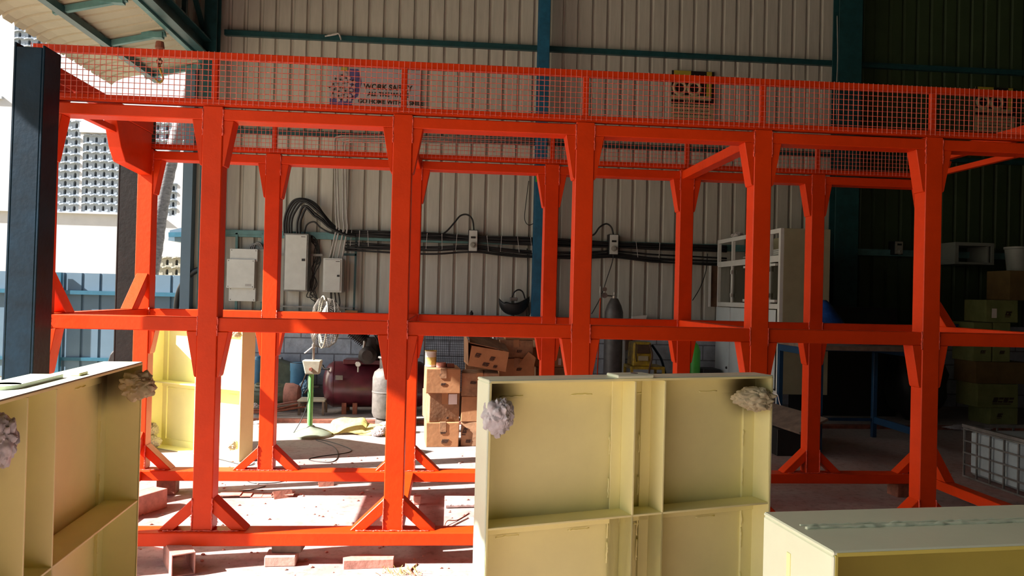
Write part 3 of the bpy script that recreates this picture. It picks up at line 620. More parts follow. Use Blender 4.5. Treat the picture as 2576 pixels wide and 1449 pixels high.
# ================================================================ ELECTRICAL ON THE BACK WALL
def rect(x0, y0, x1, y1, Y): a = atY(x0, y1, Y); b_ = atY(x1, y0, Y); return a.x, a.z, b_.x, b_.z
def wallbox(name, label, cat, r, Y0, Y1, m=M_box, ms=M_boxside, door=None, group=None):
    x0, z0, x1, z1 = r; t_ = thing(name, label, cat, ((x0+x1)/2, Y1, z0), group=group)
    MB().box(x0, Y0+.012, z0, x1, Y1, z1).build('body', ms, t_, bev=.003)
    if door != 0: MB().box(x0+(door or .008), Y0, z0+(door or .008), x1-(door or .008), Y0+.012, z1-(door or .008)).build('door', m, t_, bev=.002)
    return t_
YW = 9.98
r = rect(711, 588, 776, 732, 9.75); t_ = wallbox('distribution_box', 'tall white distribution box with grey trim hanging on the ribbed wall', 'electrical box', r, 9.75, YW, M_box, M_greymetal, .018)
MB().box(r[2]-.075, 9.742, r[1]+.385, r[2]-.035, 9.752, r[1]+.415).build('latch', M_dark, t_); MB().box(r[2]-.09, 9.7485, r[3]-.045, r[2]-.035, 9.751, r[3]-.038).build('name_strip', M_ink, t_)
r = rect(811, 650, 861, 735, 9.75); t_ = wallbox('distribution_box', 'smaller white distribution box fed by four grey conduits from above', 'electrical box', r, 9.75, YW, M_box, M_box, .02)
MB().box(r[2]-.06, 9.742, r[1]+.20, r[2]-.03, 9.752, r[1]+.225).build('latch', M_dark, t_); MB().box(r[2]-.08, 9.7485, r[3]-.045, r[2]-.03, 9.751, r[3]-.038).build('name_strip', M_ink, t_)
t_ = thing('meter_box', 'stacked three piece white control box between the first two red posts', 'electrical box', (atY(610, 750, 9.98).x, 9.98, atY(610, 757, 9.98).z))
r = rect(578, 627, 666, 757, 9.78); MB().box(r[0]+.01, 9.78, r[1], r[2], YW, r[3]).build('body', M_boxside, t_, bev=.004)
for (a, b_, nm) in (((578, 627, 648, 656), 9.72, 'top_cover'), ((569, 653, 641, 724), 9.68, 'main_cover'), ((575, 724, 643, 757), 9.72, 'bottom_cover')):
    r = rect(*a, b_); c_ = MB().box(r[0], b_, r[1], r[2], 9.79, r[3]).build(nm, M_box, t_, bev=.003)
    sc = MB()
    for xx in (r[0]+.02, r[2]-.02):
        for zz in (r[1]+.02, r[3]-.02): sc.lathe((xx, b_, zz), [(.006, 0), (.005, .003)], (0, -1, 0), 8)
    sc.build('screw', M_dark, c_)
    if nm == 'main_cover': MB().box(r[2]-.11, b_-.002, r[1]+.025, r[2]-.035, b_, r[1]+.055).build('rating_label', M_pvc, c_)
# socket boxes with loop cables
def socket(px, label, y0, y1, w_=25, dk=False):
    r = rect(px-w_/2, y0, px+w_/2, y1, 9.86); t_ = wallbox('socket_box', label, 'socket', r, 9.82, YW, M_box if not dk else M_boxside, M_dark)
    cx, cz = (r[0]+r[2])/2, (r[1]+r[3])/2
    MB().box(cx-.03, 9.812, cz+.03, cx+.03, 9.82, cz+.055).build('breaker', M_dark, t_)
    MB().lathe((cx, 9.82, cz-.055), [(.038, 0), (.038, .02), (.024, .022), (.02, .05)], (0, -1, 0), 16).build('plug_socket', M_boxside, t_, smooth='auto')
    return r
r1 = socket(1190, 'white socket box on the cable run left of the blue column', 579, 633)
r2 = socket(1543, 'white socket box on the cable run right of the blue column', 590, 641)
r3 = socket(2258, 'dim socket box in the dark right part of the back wall', 607, 640, 22, True)
def cable(name, label, pts, r, m=M_dark, Y=9.9, group=None, k=8, cat='cable'):
    P_ = [atY(a[0], a[1], a[2] if len(a) > 2 else Y) for a in pts]; o = MB().tube(smoothpath(P_, k), r, 8).build(name, m, smooth=True, loc=tuple(P_[0])); return tag(o, label, cat, group)
cable('loop_cable', 'black cable looping up into the socket box left of the blue column', [(1100, 596), (1122, 583), (1143, 560), (1158, 543), (1175, 540), (1188, 552), (1192, 580)], .011)
cable('loop_cable', 'black cable looping up into the socket box right of the blue column', [(1470, 596), (1494, 590), (1508, 572), (1525, 563), (1538, 572), (1543, 591)], .011)
# bundled cable run above and below the middle girt
for k in range(14):
    up = k < 8; off = (k-4)*2.2 if up else 24+(k-8)*3.2; ph = random.uniform(0, 6); pts = []
    x = 868
    while x <= 1830:
        base = 588+(x-868)*.0415; sag = 4*math.sin((x-868)/150+ph)*(1 if up else 1.6)
        near = max(math.exp(-((x-1190)/70)**2), math.exp(-((x-1543)/70)**2)); oo = off*(.55+.45*(1-near)) if up else off*(1-.25*near)
        pts.append((x, base+oo+sag*.5, 9.90-random.uniform(0, .03))); x += 48
    cable('run_cable', 'black cable in the thick bundle strapped along the middle wall girt', pts, random.uniform(.010, .014), group='cables of the wall bundle', k=4)
for x in (885, 905, 925, 1075, 1112, 1150, 1225, 1262, 1302, 1335, 1600, 1660, 1720):
    a = atY(x, 578+(x-868)*.04, 9.85); b2 = atY(x+random.uniform(-5, 5), 618+(x-868)*.04, 9.85)
    tag(MB().tube([a, b2], .0035, 5).build('cable_tie', M_rag, loc=tuple(a)), 'thin pale wire tie around the wall cable bundle', 'tie', 'ties on the cable bundle')
for k, (x0, pk) in enumerate(((716, 500), (721, 502), (727, 504), (733, 508), (747, 518), (754, 524))):
    xe = 838-k*1.5
    pts = [(x0, 592), (x0-1+k*.5, 560), (x0+6, 530+k*3), ((x0+24, pk+4) if k < 4 else (x0+13, pk+5)), (768+k, pk+1), (795-k, pk+14+k), (815-k*1.5, pk+40-k*2), (xe, 566+k*1.5), (868, 586+k), (895, 590+k)]
    cable('arch_cable', 'thick black cable arching out of the tall distribution box into the bundle', pts, .0145, Y=9.84-k*.008, group='arched supply cables', k=7)
cable('arch_cable', 'low single black cable humping from the tall distribution box to the girt', [(766, 588), (772, 566), (790, 558), (806, 572), (830, 585), (870, 592)], .010, Y=9.85)
for k, (xa, xb, xc) in enumerate(((841, 847, 828), (847, 854, 836), (862, 865, 849), (868, 874, 860))):
    Yc = 9.80-.0*k
    pts = [atY(1350, 346+k*5, 9.86)]+[atY(xa+16, 342+k*5, 9.86), atY(xa+3, 346+k*5, 9.86), atY(xa, 358+k*4, 9.86)]+[atY(xb-2, 545, 9.86), atY(xb, 566, 9.83), atY(xb, 574, 9.82), atY(xc, 653, 9.82)]
    pp = [pts[0]]+smoothpath(pts[1:4], 4)+smoothpath(pts[4:7], 3)+[pts[7]]
    tag(MB().tube(pp, .011, 8).build('conduit', M_pvc, smooth=True, loc=tuple(pp[-1])), ['leftmost', 'second', 'third', 'rightmost'][k]+' of the four grey conduits rising from the smaller distribution box', 'conduit', 'conduits on the wall')
# mounting angles
mt = thing('mounting_frame', 'blue angle iron frame carrying the boxes on the back wall', 'frame', (atY(615, 583, 9.95).x, 9.95, 1.6))
def wb(name, x0, y0, x1, y1, m, t=.02): a = atY(x0, y0, 9.93); b_ = atY(x1, y1, 9.93); MB().bar(a, b_, .025, t, up=(0, 0, 1) if abs(x1-x0) > abs(y1-y0) else (1, 0, 0)).build(name, m, mt)
wb('rail', 545, 584, 667, 586, M_tealL, .05); wb('upright', 596, 586, 594, 780, M_tealL, .03); wb('upright', 664, 586, 660, 780, M_tealL, .05); wb('rail', 700, 770, 900, 776, M_greymetal); wb('upright', 897, 583, 890, 785, M_teal, .025); wb('rail', 862, 640, 897, 641, M_teal, .03); wb('rail', 690, 640, 812, 642, M_greymetal, .03)
for k in range(7):
    x = 780+k*4; J = lambda a=14: random.uniform(-a, a)
    cable('hanging_cable', 'tangled thin black cable hanging between the two distribution boxes', [(785+J(6), 595+J(5)), (795+J(10), 612+J(6)), (800+J(12), 640+J()), (790+J(8), 676+J()), (788+J(12), 712+J()), (776+J(20), 740+J(8)), (795+J(16), 752+J(10))], .006, group='tangled cables by the boxes', Y=9.93)
for k in range(3): cable('drop_cable', 'thin cable dropping from under the smaller distribution box', [(833+k*9, 735), (834+k*10, 752), (838+k*8, 768), (832+k*6, 786)], .009, group='drops under the small box', Y=9.93)
for k in range(3): cable('control_cable', 'grey cable bending down beside the three piece control box', [(628+k*5, 628), (633+k*5, 617-k*2), (648+k*3, 616-k*2), (660+k*2, 632), (664+k, 668)], .013, M_greymetal, group='cables beside the control box', Y=9.88)
cable('feeder_cable', 'thick dark cable curving from the wall corner down behind the fence side', [(512, 590), (505, 596), (508, 622)], .014, Y=9.9)
cable('feeder_cable', 'dark cable bundle sweeping down left from the shed corner', [(540, 665), (505, 676), (480, 690), (458, 716), (447, 745), (442, 785)], .035, Y=9.9)
cable('hanging_cable', 'thin black cable hanging from the bundle to the black helmet', [(1326, 625), (1328, 680), (1327, 750), (1332, 792)], .006)
cable('hanging_cable', 'thin black cable hooked down the wall left of the blue column', [(1330, 455), (1322, 520), (1320, 552), (1330, 566), (1346, 560)], .005)
cable('hanging_cable', 'thin lead from the right socket box down to the gas regulator', [(1543, 640), (1540, 660), (1527, 700), (1512, 745), (1495, 778), (1488, 790)], .006, Y=9.75)
cable('hanging_cable', 'thin black cable hanging from the bundle left of the open enclosure', [(1780, 638), (1776, 680), (1762, 722), (1742, 756)], .006)
cable('edge_wire', 'thin pale wire running down the edge of the dark right column', [(2106, 40), (2107, 150), (2104, 240), (2106, 320)], .006, M_pvc, Y=9.7)
p = atY(853, 95, 9.9); mb = MB()
for k in range(3): mb.tube(smoothpath([p+V((-.18, 0, .01)), p+V((-.05, -.02, .03+k*.006)), p+V((.0, -.04, .04)), p+V((.03, -.03, -.02-k*.008))]), .008, 6)
tag(mb.build('wire_knot', M_rag, smooth=True, loc=tuple(p)), 'knotted pale wire on the upper wall girt above the banner', 'wire')
# ================================================================ BANNER AND POSTERS
x0, z0, x1, z1 = rect(826, 176, 1058, 266, 9.92)[0], atY(940, 278, 9.92).z, atY(1058, 200, 9.92).x, atY(940, 170, 9.92).z
bn = thing('safety_banner', 'grey vinyl safety banner with slogan and flower picture high on the wall', 'banner', ((x0+x1)/2, 9.97, z0))
MB().box(x0, 9.955, z0, x1, 9.965, z1).build('banner_sheet', M_ban, bn)
xm = atY(905, 220, 9.92).x; MB().box(x0+.01, 9.951, z0+.01, xm-.10, 9.955, z0+.14).build('purple_field', M_belt, bn)
MB().prism([(xm-.14, 9.95, z1-.02), (xm-.03, 9.95, z1-.02), (xm+.02, 9.95, z1-.2), (xm-.03, 9.95, z1-.38), (xm-.14, 9.95, z0+.1)], (0, .005, 0)).build('purple_field', M_belt, bn)
mb = MB(); cxf, czf = (x0+xm)/2-.02, (z0+z1)/2
for k in range(34):
    a = k*2.4; r_ = .023*math.sqrt(k); mb.lathe((cxf+math.cos(a)*r_*1.3, 9.949-.0004*k, czf+math.sin(a)*r_*1.4), [(.024, 0), (.024, .002)], (.1, -1, .1), 7)
mb.build('flower_picture', M_flower, bn)
mb = MB()
for k in range(26):
    a = k*2.4+.6; r_ = .026*math.sqrt(k); mb.lathe((cxf+math.cos(a)*r_*1.4, 9.9335, czf+math.sin(a)*r_*1.3), [(.015, 0), (.012, .001)], (0, -1, 0), 4)
mb.build('flower_shadow_print', M_ink, bn)
MB().box(cxf-.03, 9.9325, z1-.06, cxf+.05, 9.934, z1-.01).build('yellow_print', M_py, bn)
for s_, px, py, sz in (('WORK SAFELY', 976, 226, .095), ('ALL THE WHILE', 976, 243, .075), ('GO HOME WITH A SMILE', 983, 262, .075)):
    p = atY(px, py, 9.95); textmesh('slogan_text', s_, sz, M_ink, bn, Matrix.Translation((p.x, 9.952, p.z)) @ FACE)
def poster(px0, py0, px1, py1, label):
    x0, z0, x1, z1 = rect(px0, py0, px1, py1, 9.94); t_ = thing('wall_poster', label, 'poster', ((x0+x1)/2, 9.97, z0)); W_, H_ = x1-x0, z1-z0; Y = 9.955
    MB().box(x0, Y, z0, x1, Y+.008, z1).build('poster_sheet', M_pc, t_)
    f = lambda nm, a, b_, c, d, m, k=1: MB().box(x0+a*W_, Y-.002*k, z0+b_*H_, x0+c*W_, Y-.002*(k-1), z0+d*H_).build(nm, m, t_)
    f('black_field', 0, .52, .82, 1, M_pd); f('yellow_field', .05, .90, .45, 1, M_py, 2); f('black_border', .94, .38, 1, 1, M_pd, 2); f('yellow_strip', .82, .52, .94, 1, M_py)
    f('black_band', 0, .375, .94, .43, M_pd, 2); f('black_band', 0, .345, .94, .36, M_pd, 2)
    for cxr in (.19, .53): MB().ring((x0+cxr*W_, Y-.006, z0+.66*H_), (0, 1, 0), .14*W_, .028*W_*1.4, 28, 6).build('round_letter', M_pc, t_)
    mb = MB()
    for k in range(5): mb.box(x0+.3*W_+k*.055*W_, Y-.006, z0+.385*H_, x0+.33*W_+k*.055*W_, Y-.004, z0+.42*H_)
    mb.build('band_lettering', M_pc, t_); mb = MB()
    for k in range(4):
        xx = .06
        while xx < .88:
            l_ = random.uniform(.02, .07); mb.box(x0+xx*W_, Y-.0015, z0+(.29-.075*k)*H_, x0+(xx+l_)*W_, Y, z0+(.305-.075*k)*H_); xx += l_+.015
    mb.build('small_print', M_pd, t_)
poster(1688, 181, 1798, 304, 'yellow and black wall poster with two round letters right of the blue column')
poster(2454, 222, 2556, 330, 'very dark poster in the unlit top right of the back wall')
# ================================================================ THINGS ON THE LEDGE
p = atY(1290, 795, 9.88)
hm = thing('welding_helmet', 'black welding helmet lying upturned on the block ledge with its headband loop up', 'helmet', (p.x, 9.9, 1.135))
mb = MB(); c = V((p.x, 9.88, 1.135+.20)); n, m_ = 28, 9; G = []
for j in range(m_+1):
    ph = -math.pi/2+(j/m_)*math.pi/2*1.05; G.append([mb.bm.verts.new(c+V((math.cos(a)*math.cos(ph)*.205*(1+.06*math.cos(a)), math.sin(a)*math.cos(ph)*.12, math.sin(ph)*.19+.05*(math.cos(2*a))*(j/m_)**3+(-.035 if math.cos(a) < -.5 else 0)*(j/m_)**2))) for a in [k*2*math.pi/n for k in range(n)]])
for a, b_ in zip(G[:-1], G[1:]):
    for k in range(n): mb._f([a[k], a[(k+1) % n], b_[(k+1) % n], b_[k]])
sh = mb.build('shell', M_dark, hm, smooth=True); md = sh.modifiers.new('thickness', 'SOLIDIFY'); md.thickness = .006
MB().tube(smoothpath([c+V((-.02, 0, .02)), c+V((.0, -.02, .10)), c+V((.06, -.02, .145)), c+V((.12, 0, .12)), c+V((.155, 0, .03))]), .010, 7).build('headband', M_dark, hm, smooth=True)
MB().box(c.x-.05, 9.80, c.z-.0, c.x+.05, 9.86, c.z+.045).build('ratchet_pad', M_greymetal, hm, bev=.006)
p = atY(1242, 793, 9.9); tag(MB().box(-.09, -.05, 0, .09, .04, .03).build('paper_scrap', M_label, loc=(p.x, 9.9, 1.135), bev=.002), 'folded pale paper under the front of the black helmet', 'paper') ; bpy.data.objects['paper_scrap'].location = (p.x, 9.78+.1, 1.136)
o = MB().lathe((0, 0, 0), [(.02, 0), (.024, .01), (.024, .03), (.012, .045), (.012, .06)], n=12).build('small_bottle', M_dark, smooth='auto'); p = atY(1186, 790, 9.9); o.location = (p.x, 9.9, 1.135); tag(o, 'small dark bottle standing alone on the block ledge', 'bottle')
o = MB().lathe((0, 0, 0), [(.03, 0), (.004, .07)], n=12).build('white_cone', M_rag, smooth='auto'); p = atY(1337, 790, 9.9); o.location = (p.x-.0, 9.86, 1.135); tag(o, 'small white cone on the ledge at the foot of the blue column', 'cone')
p = atY(1607, 797, 9.9); o = MB().hexa([(-.09, -.04, 0), (.09, -.04, 0), (.09, .05, 0), (-.09, .05, 0), (-.09, -.04, .03), (.10, -.04, .05), (.10, .05, .05), (-.09, .05, .03)]).build('loose_papers', M_label); o.location = (p.x, 9.9, 1.135); tag(o, 'tilted white card on the ledge right of the dark gas cylinder', 'paper')
o = MB().box(-.08, -.04, 0, .08, .04, .025).build('rag_strip', M_card); p = atY(885, 778, 9.9); o.location = (p.x, 9.9, 1.135); tag(o, 'flat dark offcut lying on the ledge right of the fan', 'offcut')
# ================================================================ PEDESTAL FAN
M_wire = mat('grimy_wire', (.13, .11, .09), .5, metal=.2, var=.3, scale=20)
M_fanb = mat('pale_green_enamel', (.26, .29, .21), .5, var=.15, scale=10)
FB = atZ(780, 1096); fx, fy = FB.x, FB.y
fn = thing('pedestal_fan', 'ivory pedestal fan with green pole and round cage turned to the left', 'fan', (fx, fy, 0))
MB().lathe((fx, fy, 0), [(.205, 0), (.205, .022), (.19, .034), (.12, .062), (.05, .085), (.035, .10)], n=40).build('base', M_fanb, fn, smooth='auto')
MB().lathe((fx-.005, fy, .06), [(.026, 0), (.026, .56)], n=16).build('pole', M_green, fn, smooth='auto')
p = atY(786, 918, fy)
cb = MB().hexa([(fx-.055, fy-.05, .60), (fx+.075, fy-.05, .60), (fx+.075, fy+.05, .60), (fx-.055, fy+.05, .60), (fx-.085, fy-.06, .735), (fx+.095, fy-.06, .735), (fx+.095, fy+.06, .735), (fx-.085, fy+.06, .735)]).build('control_box', M_ivory, fn, bev=.01, seg=2)
MB().lathe((fx+.0, fy-.055, .65), [(.018, 0), (.016, .02)], (0, -1, 0), 12).build('knob', M_rust, cb, smooth='auto')
MB().lathe((fx+.012, fy, .73), [(.012, 0), (.012, .12), (.018, .125), (.018, .16), (.010, .165), (.010, .22)], n=12).build('upper_rod', M_chrome, fn, smooth='auto')
MB().tube([(fx+.0, fy-.01, .86), (fx-.07, fy-.02, .80)], .007, 6).build('clamp_lever', M_white, fn)
hc = atY(813, 812, fy); hc = V((hc.x, fy, hc.z)); ax = V((-.94, -.30, .05)).normalized(); RF = .245
MB().lathe(hc-ax*.0, [(.05, -.20), (.075, -.16), (.08, -.05), (.05, -.02)], ax, 18).build('motor_housing', M_ivory, fn, smooth='auto')
MB().tube([(fx+.012, fy, .93), V((fx+.03, fy, 1.0)), hc-ax*.12+V((0, 0, -.06))], .018, 8).build('yoke', M_chrome, fn, smooth=True)
e1 = ax.cross(V((0, 0, 1))).normalized(); e2 = e1.cross(ax)
mb = MB()
for k in range(54):
    a = k*2*math.pi/54; d = e1*math.cos(a)+e2*math.sin(a); d2 = e1*math.cos(a+.12)+e2*math.sin(a+.12)
    mb.tube([hc+ax*.10+d*.05, hc+ax*.095+d*.16, hc+ax*.06+d*(RF-.015), hc+d*RF], .0017, 4); mb.tube([hc+d*RF, hc-ax*.07+d2*(RF-.01), hc-ax*.13+d2*(RF-.06), hc-ax*.16+d2*.08], .0017, 4)
for h, r_, t in ((.098, .14, .002), (-.07, RF-.01, .003), (-.11, RF-.04, .002), (-.14, .16, .002)): mb.ring(hc+ax*h, ax, r_, t, 48, 6)
mb.build('cage', M_wire, fn, smooth=True)
MB().ring(hc, ax, RF, .007, 48, 6).build('cage_rim', M_ivory, fn, smooth=True)
MB().lathe(hc+ax*.10, [(.05, -.002), (.05, .006)], ax, 20).build('centre_badge', M_ivory, fn)
bl = MB()
for k in range(3):
    a = k*2*math.pi/3+.4; d = e1*math.cos(a)+e2*math.sin(a); s_ = ax.cross(d)
    q = [hc+ax*.03+d*.04-s_*.03, hc+ax*.015+d*.20-s_*.075, hc-ax*.0+d*.205+s_*.07, hc+ax*.045+d*.04+s_*.035]; bl.prism(q, ax*.003)
bl.build('blades', M_ivory, fn, smooth='auto')
MB().ring(hc+ax*.02+e1*0, (ax+e1*.0), .258, .007, 40, 6, a0=.35, a1=2.1).build('carry_handle', M_ivory, fn, smooth=True)
MB().tube(smoothpath([(fx-.02, fy-.03, .62), (fx-.03, fy-.05, .5), (fx-.01, fy-.06, .38), (fx-.06, fy-.05, .2), (fx-.13, fy-.08, .06), (fx-.16, fy-.12, .012)]), .0045, 6).build('cord', M_dark, fn, smooth=True)
# ================================================================ AIR COMPRESSOR
cy_ = 8.75; cc = atY(830, 966, cy_); tx, tz = cc.x-.06, cc.z; L_ = .98; tr_ = .262
cp = thing('air_compressor', 'maroon horizontal tank air compressor with black pump and pressure gauge', 'compressor', (tx+.5, cy_, .03))
prof = [(.001, -.02), (.10, -.012), (.18, .01), (.23, .045), (tr_, .10), (tr_, .10+L_), (.23, L_+.155), (.18, L_+.19), (.1, L_+.21)]
tk = MB().lathe((tx, cy_, tz), prof, (1, .12, 0), 40).build('tank', M_maroon, cp, smooth='auto')
MB().ring((tx+.10, cy_+.012, tz), (1, .12, 0), tr_+.001, .004, 40, 5).build('weld_ring', M_maroon, tk)
for dx in (.22, .95):
    for y_ in (cy_-.16, cy_+.12): MB().box(tx+dx, y_, .03, tx+dx+.05, y_+.04, tz-.19).build('leg', M_rust, cp)
MB().box(tx+.34, cy_-.16, .03, tx+.39, cy_-.12, tz-.19).build('leg', M_rust, cp)
MB().box(tx+.22, cy_-.14, tz+tr_-.02, tx+1.0, cy_+.14, tz+tr_+.03).build('platform', M_maroon, cp, bev=.004)
pz = tz+tr_+.03
MB().lathe((tx+.52, cy_, pz), [(.15, 0), (.15, .03), (.10, .05), (.095, .22), (.11, .25)], n=24).build('crankcase', M_cast, cp, smooth='auto')
for sg in (-1, 1):
    cy0 = V((tx+.52, cy_-.02, pz+.16)); d = V((sg*.80, 0, .6)).normalized(); mb = MB()
    mb.lathe(cy0, [(.06, .05), (.065, .30), (.05, .31)], d, 18)
    for k in range(9): mb.lathe(cy0+d*(.09+k*.022), [(.088, 0), (.088, .007)], d, 18)
    mb.build('cylinder', M_cast, cp, smooth='auto'); MB().lathe(cy0+d*.30, [(.075, 0), (.075, .05), (.05, .06)], d, 14).build('cylinder_head', M_cast, cp, smooth='auto')
MB().lathe((tx+.50, cy_-.17, pz+.06), [(.10, 0), (.10, .07), (.06, .1)], (0, -1, 0), 20).build('air_filter', M_cast, cp, smooth='auto')
MB().tube(smoothpath([(tx+.46, cy_-.20, pz+.22), (tx+.45, cy_-.21, pz+.1), (tx+.44, cy_-.2, pz+.0)]), .014, 8).build('discharge_pipe', M_chrome, cp, smooth=True)
MB().ring((tx+.80, cy_+.02, pz+.14), (0, 1, .0), .17, .022, 36, 6).build('belt_guard', M_dark, cp, smooth=True)
MB().lathe((tx+.92, cy_-.08, pz+.075), [(.07, 0), (.075, .01), (.075, .2), (.05, .22)], (0, 1, 0), 18).build('motor', M_cast, cp, smooth='auto')
MB().box(tx+.78, cy_-.16, pz-.02, tx+.93, cy_-.06, pz+.10).build('pressure_switch', M_navy, cp, bev=.01)
g = atY(901, 916, cy_-.25); gg = MB().lathe((g.x, cy_-.235, g.z), [(.028, 0), (.032, .008), (.032, .022), (.028, .026)], (0, -1, 0), 20).build('pressure_gauge', M_chrome, cp, smooth='auto'); MB().lathe((g.x, cy_-.2615, g.z), [(.026, 0), (.026, .001)], (0, -1, 0), 20).build('dial', M_white, gg)
MB().tube([(g.x, cy_-.235, g.z-.03), (g.x, cy_-.235, g.z-.09)], .010, 6).build('drain_valve', M_chrome, cp)
MB().tube(smoothpath([(tx-.01, cy_-.1, tz+.22), (tx+.02, cy_-.16, tz+.19), (tx+.08, cy_-.2, tz+.19)]), .012, 6).build('tank_handle', M_cast, cp, smooth=True)
MB().tube(smoothpath([(tx-.04, cy_-.1, tz-.02), (tx-.14, cy_-.1, tz-.03), (tx-.2, cy_-.1, tz-.10)]), .014, 6).build('side_valve', M_cast, cp, smooth=True)
MB().box(tx+.16, cy_-.28, tz+.08, tx+.24, cy_-.262, tz+.13).build('data_plate', M_greymetal, cp)
# gas cylinders
lp = atZ(969, 1066, .035); lx, ly = lp.x, lp.y+.16
lg = thing('gas_cylinder', 'squat grey dented gas cylinder standing left of the third front post', 'gas cylinder', (lx, ly, .0))
MB().lathe((lx, ly, 0), [(.12, 0), (.12, .06), (.10, .065), (.14, .085), (.158, .13), (.158, .34), (.162, .345), (.162, .355), (.158, .36), (.158, .50), (.14, .56), (.09, .60), (.04, .61)], n=32).build('shell', M_lpg, lg, smooth='auto')
mb = MB()
for a in (.6, 2.2, 3.9, 5.4): mb.box(lx+math.cos(a)*.085-.02, ly+math.sin(a)*.085-.004, .60, lx+math.cos(a)*.085+.02, ly+math.sin(a)*.085+.004, .71)
mb.ring((lx, ly, .715), (0, 0, 1), .095, .012, 28, 8); mb.build('collar', M_lpg, lg, smooth='auto')
MB().lathe((lx, ly, .605), [(.02, 0), (.02, .05), (.03, .055), (.03, .075)], n=12).build('valve', M_chrome, lg, smooth='auto')
ob = 9.25; oc = atY(1543, 850, ob); ox = oc.x
og = thing('gas_cylinder', 'tall dark grey gas cylinder with regulator standing at the wall', 'gas cylinder', (ox, ob, .03))
MB().lathe((ox, ob, .03), [(.115, 0), (.115, 1.14), (.113, 1.20), (.09, 1.28), (.06, 1.34), (.045, 1.37)], n=32).build('shell', M_oxy, og, smooth='auto')
MB().lathe((ox, ob, 1.40), [(.03, 0), (.032, .02), (.032, .03), (.015, .035), (.015, .075)], n=14).build('valve', M_chrome, og, smooth='auto')
mb = MB().tube([(ox, ob, 1.425), (ox-.14, ob-.02, 1.435)], .010, 8); mb.lathe((ox-.13, ob-.02, 1.435), [(.035, 0), (.035, .03)], (0, -1, 0), 16); mb.lathe((ox-.13, ob-.02, 1.51), [(.028, 0), (.028, .02)], (0, -1, 0), 16); mb.tube([(ox-.13, ob-.02, 1.44), (ox-.13, ob-.02, 1.5)], .008, 6)
mb.build('regulator', M_chrome, og, smooth='auto')
MB().lathe((ox-.18, ob-.03, 1.40), [(.008, 0), (.012, .02), (.012, .14), (.006, .15)], n=10).build('flow_meter', M_chrome, og, smooth='auto')
MB().tube(smoothpath([(ox-.18, ob-.03, 1.40), (ox-.185, ob-.03, 1.2), (ox-.19, ob-.03, .8), (ox-.19, ob-.03, .35), (ox-.12, ob-.1, .06)]), .008, 6).build('red_hose', MC['red_paint'], og, smooth=True)
# yellow machine on yellow stand
sy_ = 9.2; a = atY(1585, 921, sy_); b_ = atY(1670, 921, sy_); zs_ = a.z
st = thing('yellow_stand', 'low yellow angle iron stand against the blockwork', 'stand', ((a.x+b_.x)/2, sy_, .03))
MB().box(a.x, sy_-.05, zs_-.035, b_.x, sy_+.35, zs_).build('top_frame', M_yellow, st, bev=.002)
for xx in (a.x+.015, b_.x-.015):
    for yy in (sy_-.035, sy_+.335): MB().box(xx-.015, yy-.015, .03, xx+.015, yy+.015, zs_-.035).build('leg', M_yellow, st)
a2 = atY(1590, 918, sy_); b2 = atY(1641, 918, sy_)
ym = thing('yellow_machine', 'worn yellow wire feeder unit with brown straps standing on the yellow stand', 'machine', ((a2.x+b2.x)/2, sy_, zs_))
MB().hexa([(a2.x, sy_-.02, zs_), (b2.x, sy_-.02, zs_), (b2.x, sy_+.28, zs_), (a2.x, sy_+.28, zs_), (a2.x+.012, sy_, zs_+.30), (b2.x-.02, sy_, zs_+.30), (b2.x-.02, sy_+.26, zs_+.30), (a2.x+.012, sy_+.26, zs_+.30)]).build('body', M_yellow, ym, bev=.018, seg=2)
MB().box(a2.x+.05, sy_-.035, zs_+.16, b2.x-.04, sy_-.02, zs_+.27).build('front_plate', M_brown, ym, bev=.008)
MB().box(a2.x+.07, sy_-.035, zs_+.07, b2.x-.06, sy_-.02, zs_+.13).build('label_plate', M_pc, ym, bev=.004)
MB().tube(smoothpath([(b2.x-.05, sy_-.03, zs_+.28), (b2.x-.02, sy_-.06, zs_+.14), (b2.x-.05, sy_-.07, zs_+.0), (b2.x-.06, sy_-.07, zs_-.12)]), .012, 7).build('cable', M_brown, ym, smooth=True)
MB().tube(smoothpath([(a2.x+.04, sy_-.03, zs_+.28), (a2.x+.035, sy_-.035, zs_+.15), (a2.x+.05, sy_-.035, zs_+.06)]), .008, 6).build('strap', M_brown, ym, smooth=True)
cable('torch_cable', 'thick blue black torch cable sloping down from the yellow machine', [(1640, 868), (1652, 885), (1664, 905), (1672, 935), (1676, 960)], .016, M_navy, Y=9.35)
x0, z0, x1, z1 = rect(1571, 852, 1590, 880, 9.8); wallbox('junction_box', 'small brown box on the whitewashed blocks behind the yellow machine', 'electrical box', (x0, z0, x1, z1), 9.75, 9.82, M_brown, M_brown)
x0, z0, x1, z1 = rect(1566, 858, 1573, 935, 9.78); tag(MB().box(x0, 9.78, z0, x1, 9.82, z1).build('wall_strip', M_pvc, loc=(x0, 9.8, z0)), 'pale vertical strip on the blocks right of the tall dark cylinder', 'strip')
gp_ = atY(1757, 905, 9.3); gcy = thing('green_cylinder', 'green gas cylinder half hidden behind the fifth back post', 'gas cylinder', (gp_.x, 9.4, .03))
MB().lathe((gp_.x-.02, 9.4, .03), [(.07, 0), (.075, .1), (.075, .72), (.05, .80), (.02, .83)], n=20).build('shell', M_lgreen, gcy, smooth='auto'); MB().lathe((gp_.x-.02, 9.4, .86), [(.02, 0), (.02, .05)], n=10).build('valve', M_chrome, gcy)
blk('dark_box', 'dark low box on the floor right of the yellow stand', 'box', (atY(1705, 935, 9.4).x, 9.45, .03), (.5, .3, .42), 0, M_dark)
blk('dark_box', 'second dark box beside the green gas cylinder', 'box', (atY(1775, 935, 9.45).x+.05, 9.5, .03), (.22, .3, .50), 0, M_dark)
